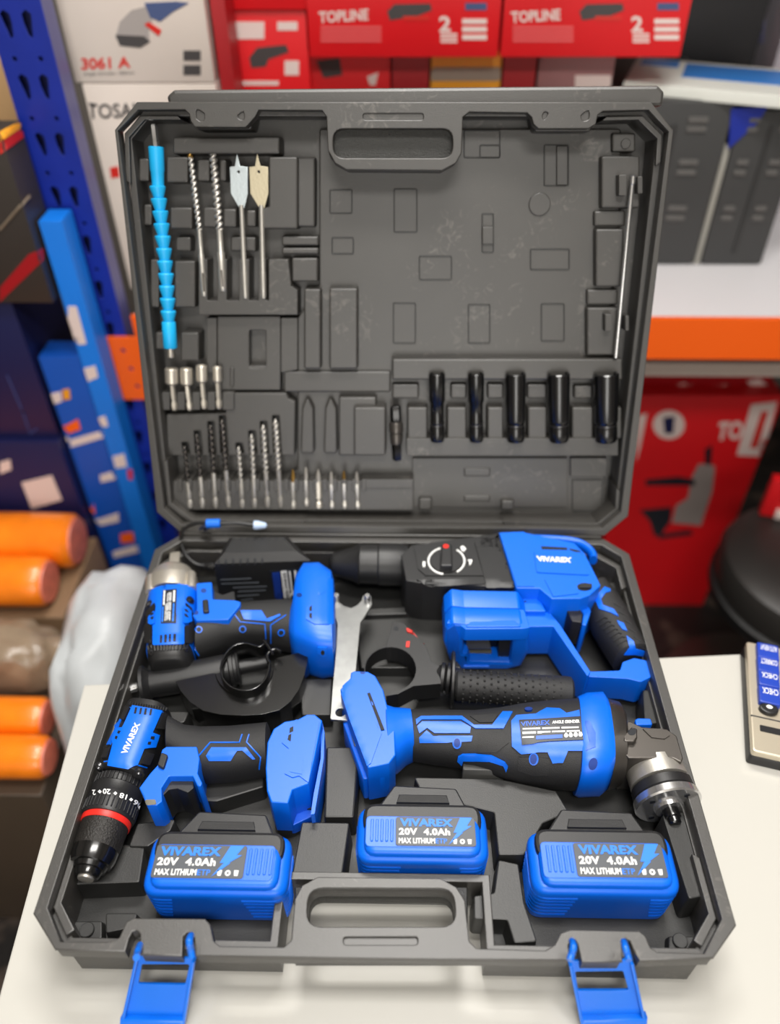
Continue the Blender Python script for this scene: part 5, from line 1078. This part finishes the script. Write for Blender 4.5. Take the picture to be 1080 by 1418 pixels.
for q in ([(934, 534), (948, 530), (962, 548), (948, 552)], [(1034, 528), (1052, 524), (1068, 540), (1050, 544)], [(985, 536), (1004, 532), (1010, 546), (992, 550)]): skin('print_patch', q, b_, PALE, t, th=.0008)
# leaning booklet and black stool at the right
st = empty('stool', (.80, .82, FZ), 'round black padded stool standing right of the table', 'stool'); sz_ = -.33
cx_, cy_ = .745, .775
lathe('seat', (cx_, cy_, sz_-.08), (cx_, cy_, sz_), [(0, .15), (.006, .166), (.05, .17), (.066, .162), (.076, .14), (.080, .08), (.080, .001)], mat('black_vinyl', (40, 38, 36), .42, bump=.2, scale=300), st, 48)
lathe('seat_rim', (cx_, cy_, sz_-.10), (cx_, cy_, sz_-.075), [(0, .162), (.004, .173), (.022, .173), (.025, .166)], mat('black_trim', (14, 14, 14), .5), st, 48)
lathe('column', (cx_, cy_, FZ+.04), (cx_, cy_, sz_-.1), [(0, .03), (sz_-.14-FZ, .026)], DMETAL, st, 20)
lathe('foot', (cx_, cy_, FZ), (cx_, cy_, FZ+.05), [(0, .19), (.015, .19), (.04, .05), (.05, .035)], DMETAL, st, 36)
FT = frame(V((0, 1.019, 0)), V((1, 0, 0)), V((0, 0, 1)), V((0, -1, 0)))
lf = prism('leaflet', py_([(1012, 150), (1062, 148), (1050, 168), (1008, 206)], 1.019), 0, .002, RBLUE, None, FT, bev=0); tag(lf, 'blue leaflet corner hanging between the charcoal cases under the catalogue', 'leaflet')
t, b_ = carton('booklet', 'red and cream booklet standing on the black stool at the right edge', .665, .86, .885, .018, sz_, sz_+.085, REDC, 'booklet', rot=-.25); box('page_block', (.76, .857, sz_+.012), (.15, .006, .02), PALE, t, rot=-.25)
# ---- left side: cartons, rolls and sacks beside the table
NAVYL = mat('pale_navy', (60, 66, 120), .5)  # paler navy for the carton edge line and strip
y_ = .80
t, b_ = carton('carton', 'tall bright blue carton standing against the blue rack post', -.460, -.430, y_, .04, FZ, Z(70, 306, y_), LBLU)
skin('label_patch', [(82, 424), (106, 424), (120, 476), (98, 478)], b_, PALE, t, th=.0008)
for q in ([(116, 510), (132, 506), (136, 522), (122, 528)], [(134, 578), (146, 576), (150, 590), (138, 592)], [(156, 632), (172, 628), (176, 646), (160, 648)], [(176, 650), (183, 650), (184, 664), (178, 664)]): skin('print_patch', q, b_, PALE if q[0][0] != 176 else RED, t, th=.0008)
y_ = .80
t, b_ = carton('carton', 'blue carton with orange and white marks standing in front of the rack post', -.521, -.4615, y_, .045, FZ, Z(90, 494, y_), BLUC)
for q, m_ in (([(58, 548), (84, 542), (86, 556), (60, 564)], PALE), ([(86, 540), (96, 538), (98, 552), (88, 554)], YEL), ([(86, 592), (108, 580), (112, 594), (96, 600)], ORNG), ([(86, 612), (142, 596), (143, 606), (88, 622)], PALE), ([(138, 658), (164, 650), (165, 662), (140, 668)], PALE), ([(118, 702), (130, 698), (132, 712), (120, 714)], ORNG), ([(126, 722), (164, 710), (165, 722), (128, 730)], PALE), ([(166, 740), (184, 736), (186, 750), (168, 752)], ORNG), ([(156, 764), (190, 754), (192, 764), (158, 772)], PALE)):
    skin('print_patch', q, b_, m_, t, th=.0008)
y_ = .78
zn = Z(60, 612, y_)
t, b_ = carton('carton', 'dark navy carton with a white label, lower one at the left edge', X(-70, 650, y_), -.526, y_, .16, FZ, zn, NAVY)
skin('label_patch', [(30, 668), (72, 658), (86, 692), (44, 704)], b_, PALE, t, th=.0008); skin('print_patch', [(0, 640), (14, 636), (16, 650), (0, 656)], b_, PALE, t, th=.0008)
t, b_ = carton('carton', 'dark navy carton stacked on the labelled navy one at the left edge', X(-70, 560, y_+.01), -.527, y_+.01, .15, zn+.0005, Z(20, 420, y_), NAVY)
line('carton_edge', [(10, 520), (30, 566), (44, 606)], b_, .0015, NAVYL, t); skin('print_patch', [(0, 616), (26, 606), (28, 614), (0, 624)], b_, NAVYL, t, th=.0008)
zn2 = Z(20, 420, y_)
t, b_ = carton('carton', 'dark grey carton with red and yellow edging at the far left', X(-90, 300, y_), -.464, y_, .06, zn2+.0005, Z(20, 188, y_), bright('dark_taupe_carton', (56, 50, 46)))
skin('print_patch', [(0, 196), (30, 176), (32, 190), (0, 214)], b_, RED, t, th=.0008); skin('print_patch', [(0, 184), (28, 168), (30, 176), (0, 196)], b_, YEL, t, th=.0012)
skin('print_patch', [(0, 398), (40, 352), (60, 344), (60, 360), (0, 418)], b_, DKRED, t, th=.0008); line('carton_edge', [(0, 318), (40, 272)], b_, .002, mat('tan_edge', (120, 106, 90), .6), t)
t, b_ = carton('carton', 'tan cardboard strip standing behind the rack post at the left edge', X(-40, 130, 1.0), X(26, 130, 1.0), 1.0, .06, zsu if False else FZ, Z(10, 86, 1.0), bright('tan_cardboard', (196, 158, 112)))
# brown carton heap that carries the rolls
za = -.295
t, base1 = carton('carton', 'brown cardboard carton carrying the orange rolls, wrapped in clear film', -.82, -.515, .595, .18, FZ, za, BROWN)
t, base2 = carton('carton', 'brown cardboard carton carrying the lower orange rolls beside the table', -.82, -.475, .33, .26, FZ, -.352, bright('dark_brown_cardboard', (70, 58, 46)))
ORP = mat('orange_film', (246, 128, 18), .3, var=.12, vscale=25, coat=.4)
def roll(px, py, pend, r, y, z, lab):
    e = X(pend, py, y); a = (e-.30, y, z); b = (e, y, z); t = empty('orange_roll', (e-.15, y, z-r), lab, 'roll', 'orange wrapped rolls')
    lathe('film_wrap', a, b, [(0, r*.8), (.005, r), (.10, r*.97), (.16, r), (.27, r*.98), (.293, r*.97), (.30, r*.85)], ORP, t, 28)
    lathe('end_face', (e-.001, y, z), (e+.004, y, z), [(0, r*.84), (.004, r*.8), (.005, r*.45), (.005, .001)], mat('pinkish_film', (222, 120, 96), .4, var=.2, vscale=60), t, 24)
r_ = .043
roll(50, 750, 107, .046, .72, za+.046, 'orange wrapped roll with its pinkish end beside the blue carton, upper of the upper pair')
roll(30, 800, 65, .040, .634, za+.040, 'orange wrapped roll in front of the upper one, shorter in view')
roll(30, 995, 65, .030, .433, -.352+.030, 'orange wrapped roll beside the grey sack, rear one of the lower pair')
roll(30, 1045, 65, .030, .371, -.352+.030, 'orange wrapped roll beside the table edge, front one of the lower pair')
def sack(name, lab, c, s, m, seed, amp=.12, floor_z=None):
    rnd = random.Random(seed); bm = bmesh.new(); bmesh.ops.create_icosphere(bm, subdivisions=4, radius=1)
    ph = [(rnd.uniform(2, 6), V((rnd.uniform(-1, 1), rnd.uniform(-1, 1), rnd.uniform(-1, 1))).normalized(), rnd.uniform(0, 6)) for _ in range(9)]
    for v in bm.verts:
        d = v.co.normalized(); k = 1+amp*sum(abs(math.sin(f*d.dot(n)*2+p))-.5 for f, n, p in ph)/3
        q = V((abs(d.x)**.7*math.copysign(1, d.x)*s[0], abs(d.y)**.7*math.copysign(1, d.y)*s[1], abs(d.z)**.7*math.copysign(1, d.z)*s[2]))*k; v.co = V(c)+q
        if floor_z is not None: v.co.z = max(v.co.z, floor_z)
    o = from_bm(name, bm, m, None, 180); return tag(o, lab, 'bag')
GSACK = mat('grey_plastic_sack', (186, 190, 192), .35, bump=.5, scale=14, var=.14, vscale=9)
sack('plastic_sack', 'pale grey plastic sack standing between the orange rolls and the table', (-.392, .49, -.46), (.072, .14, .31), GSACK, 3, .09, FZ)
sack('plastic_sack', 'clear brownish plastic bag lying in front of the upper orange rolls', (-.62, .530, -.315), (.12, .045, .055), mat('smoky_plastic', (134, 116, 96), .25, bump=.5, scale=14, var=.3, vscale=12), 8, .16, -.3515)
tube('strap', smoothpath([(-.62, .25, FZ+.012), (-.52, .16, FZ+.012), (-.45, .05, FZ+.012), (-.40, -.02, FZ+.012)], 6), .010, mat('grey_strap', (120, 116, 110), .6), None, 8)
tag(bpy.data.objects['strap'], 'grey strap lying on the dark floor left of the table', 'strap')

# ---- calculator on the table
ca = empty('calculator', B(1060, 960, 0), 'silver desk calculator with blue keys at the right edge of the table', 'calculator')
CSIL = mat('champagne_metal', (196, 186, 166), .35, .55); zc = .020
tlx = B(1032.5, 887, zc); blx = B(1041.5, 1040, zc); d = (tlx-blx); d.z = 0; ln = d.length; ey = d.normalized(); ex_ = V((ey.y, -ey.x, 0)); FCA = frame(V((blx.x, blx.y, 0)), ex_, ey, V((0, 0, 1)))
prism('case_bottom', rrect(0, 0, .15, ln, .003, 3), .0005, .013, mat('calculator_black', (24, 24, 26), .4), ca, FCA, bev=.002)
top = prism('face_plate', rrect(.0006, .0006, .15, ln-.0006, .003, 3), .013, zc, CSIL, ca, FCA, bev=.0015)
KEYB = mat('blue_key', (28, 62, 168), .35)
def cpl(px, py, z): q = FCA.inverted() @ B(px, py, z); return q.x, q.y
for i, (x0, y0, x1, y1, s) in enumerate(((1049.5, 894, 1078, 909, 'AUTO REPLAY'), (1050, 913, 1078.5, 928, 'CORRECT'), (1051, 932, 1079, 947, 'CHECK'), (1052, 953, 1080, 971, 'CHECK'))):
    a, b = cpl(x0, y1, zc+.006), cpl(x1, y0, zc+.006); b = (max(b[0], a[0]+.018), b[1])
    k = prism('key', rrect(a[0], a[1], b[0], b[1], .002, 3), zc, zc+.006, KEYB, ca, FCA, bev=.0015)
    o = FCA @ V((b[0]-.002, b[1]-.003, zc+.0063)); letters3('printed_words', s, o, ex_*-(b[0]-a[0]-.005), ey*-(b[1]-a[1])*.34, WHT, k, weight=.01)
a = cpl(1065, 981, zc+.004); kk = prism('power_key', circ(a[0], a[1], .0085, 24, .0060), zc, zc+.005, mat('calculator_black', (24, 24, 26), .4), ca, FCA, bev=.0015)
prism('key_mark', circ(a[0], a[1]+.001, .0028, 12, .002), zc+.0045, zc+.0053, WHT, kk, FCA, bev=0)
q = cpl(1037.8, 990, zc); prism('seam', [(0.0006, q[1]-.0006), (.15, q[1]-.0006), (.15, q[1]+.0006), (.0006, q[1]+.0006)], zc-.0005, zc+.0003, DARKL, ca, FCA, bev=0)
q = cpl(1052, 1008, zc); prism('paper_slot', rrect(q[0], q[1]-.0035, .15, q[1]+.0035, .001, 2), zc-.001, zc+.0003, mat('calculator_black', (24, 24, 26), .4), ca, FCA, bev=0)

# origins of single-mesh things to their base
for o in list(COL.objects):
    if o.type == 'MESH' and not o.parent and not o.children and len(o.data.vertices):
        cs = [v.co for v in o.data.vertices]; c = V(((min(v.x for v in cs)+max(v.x for v in cs))/2, (min(v.y for v in cs)+max(v.y for v in cs))/2, min(v.z for v in cs)))
        o.data.transform(M.Translation(-c)); o.location = c
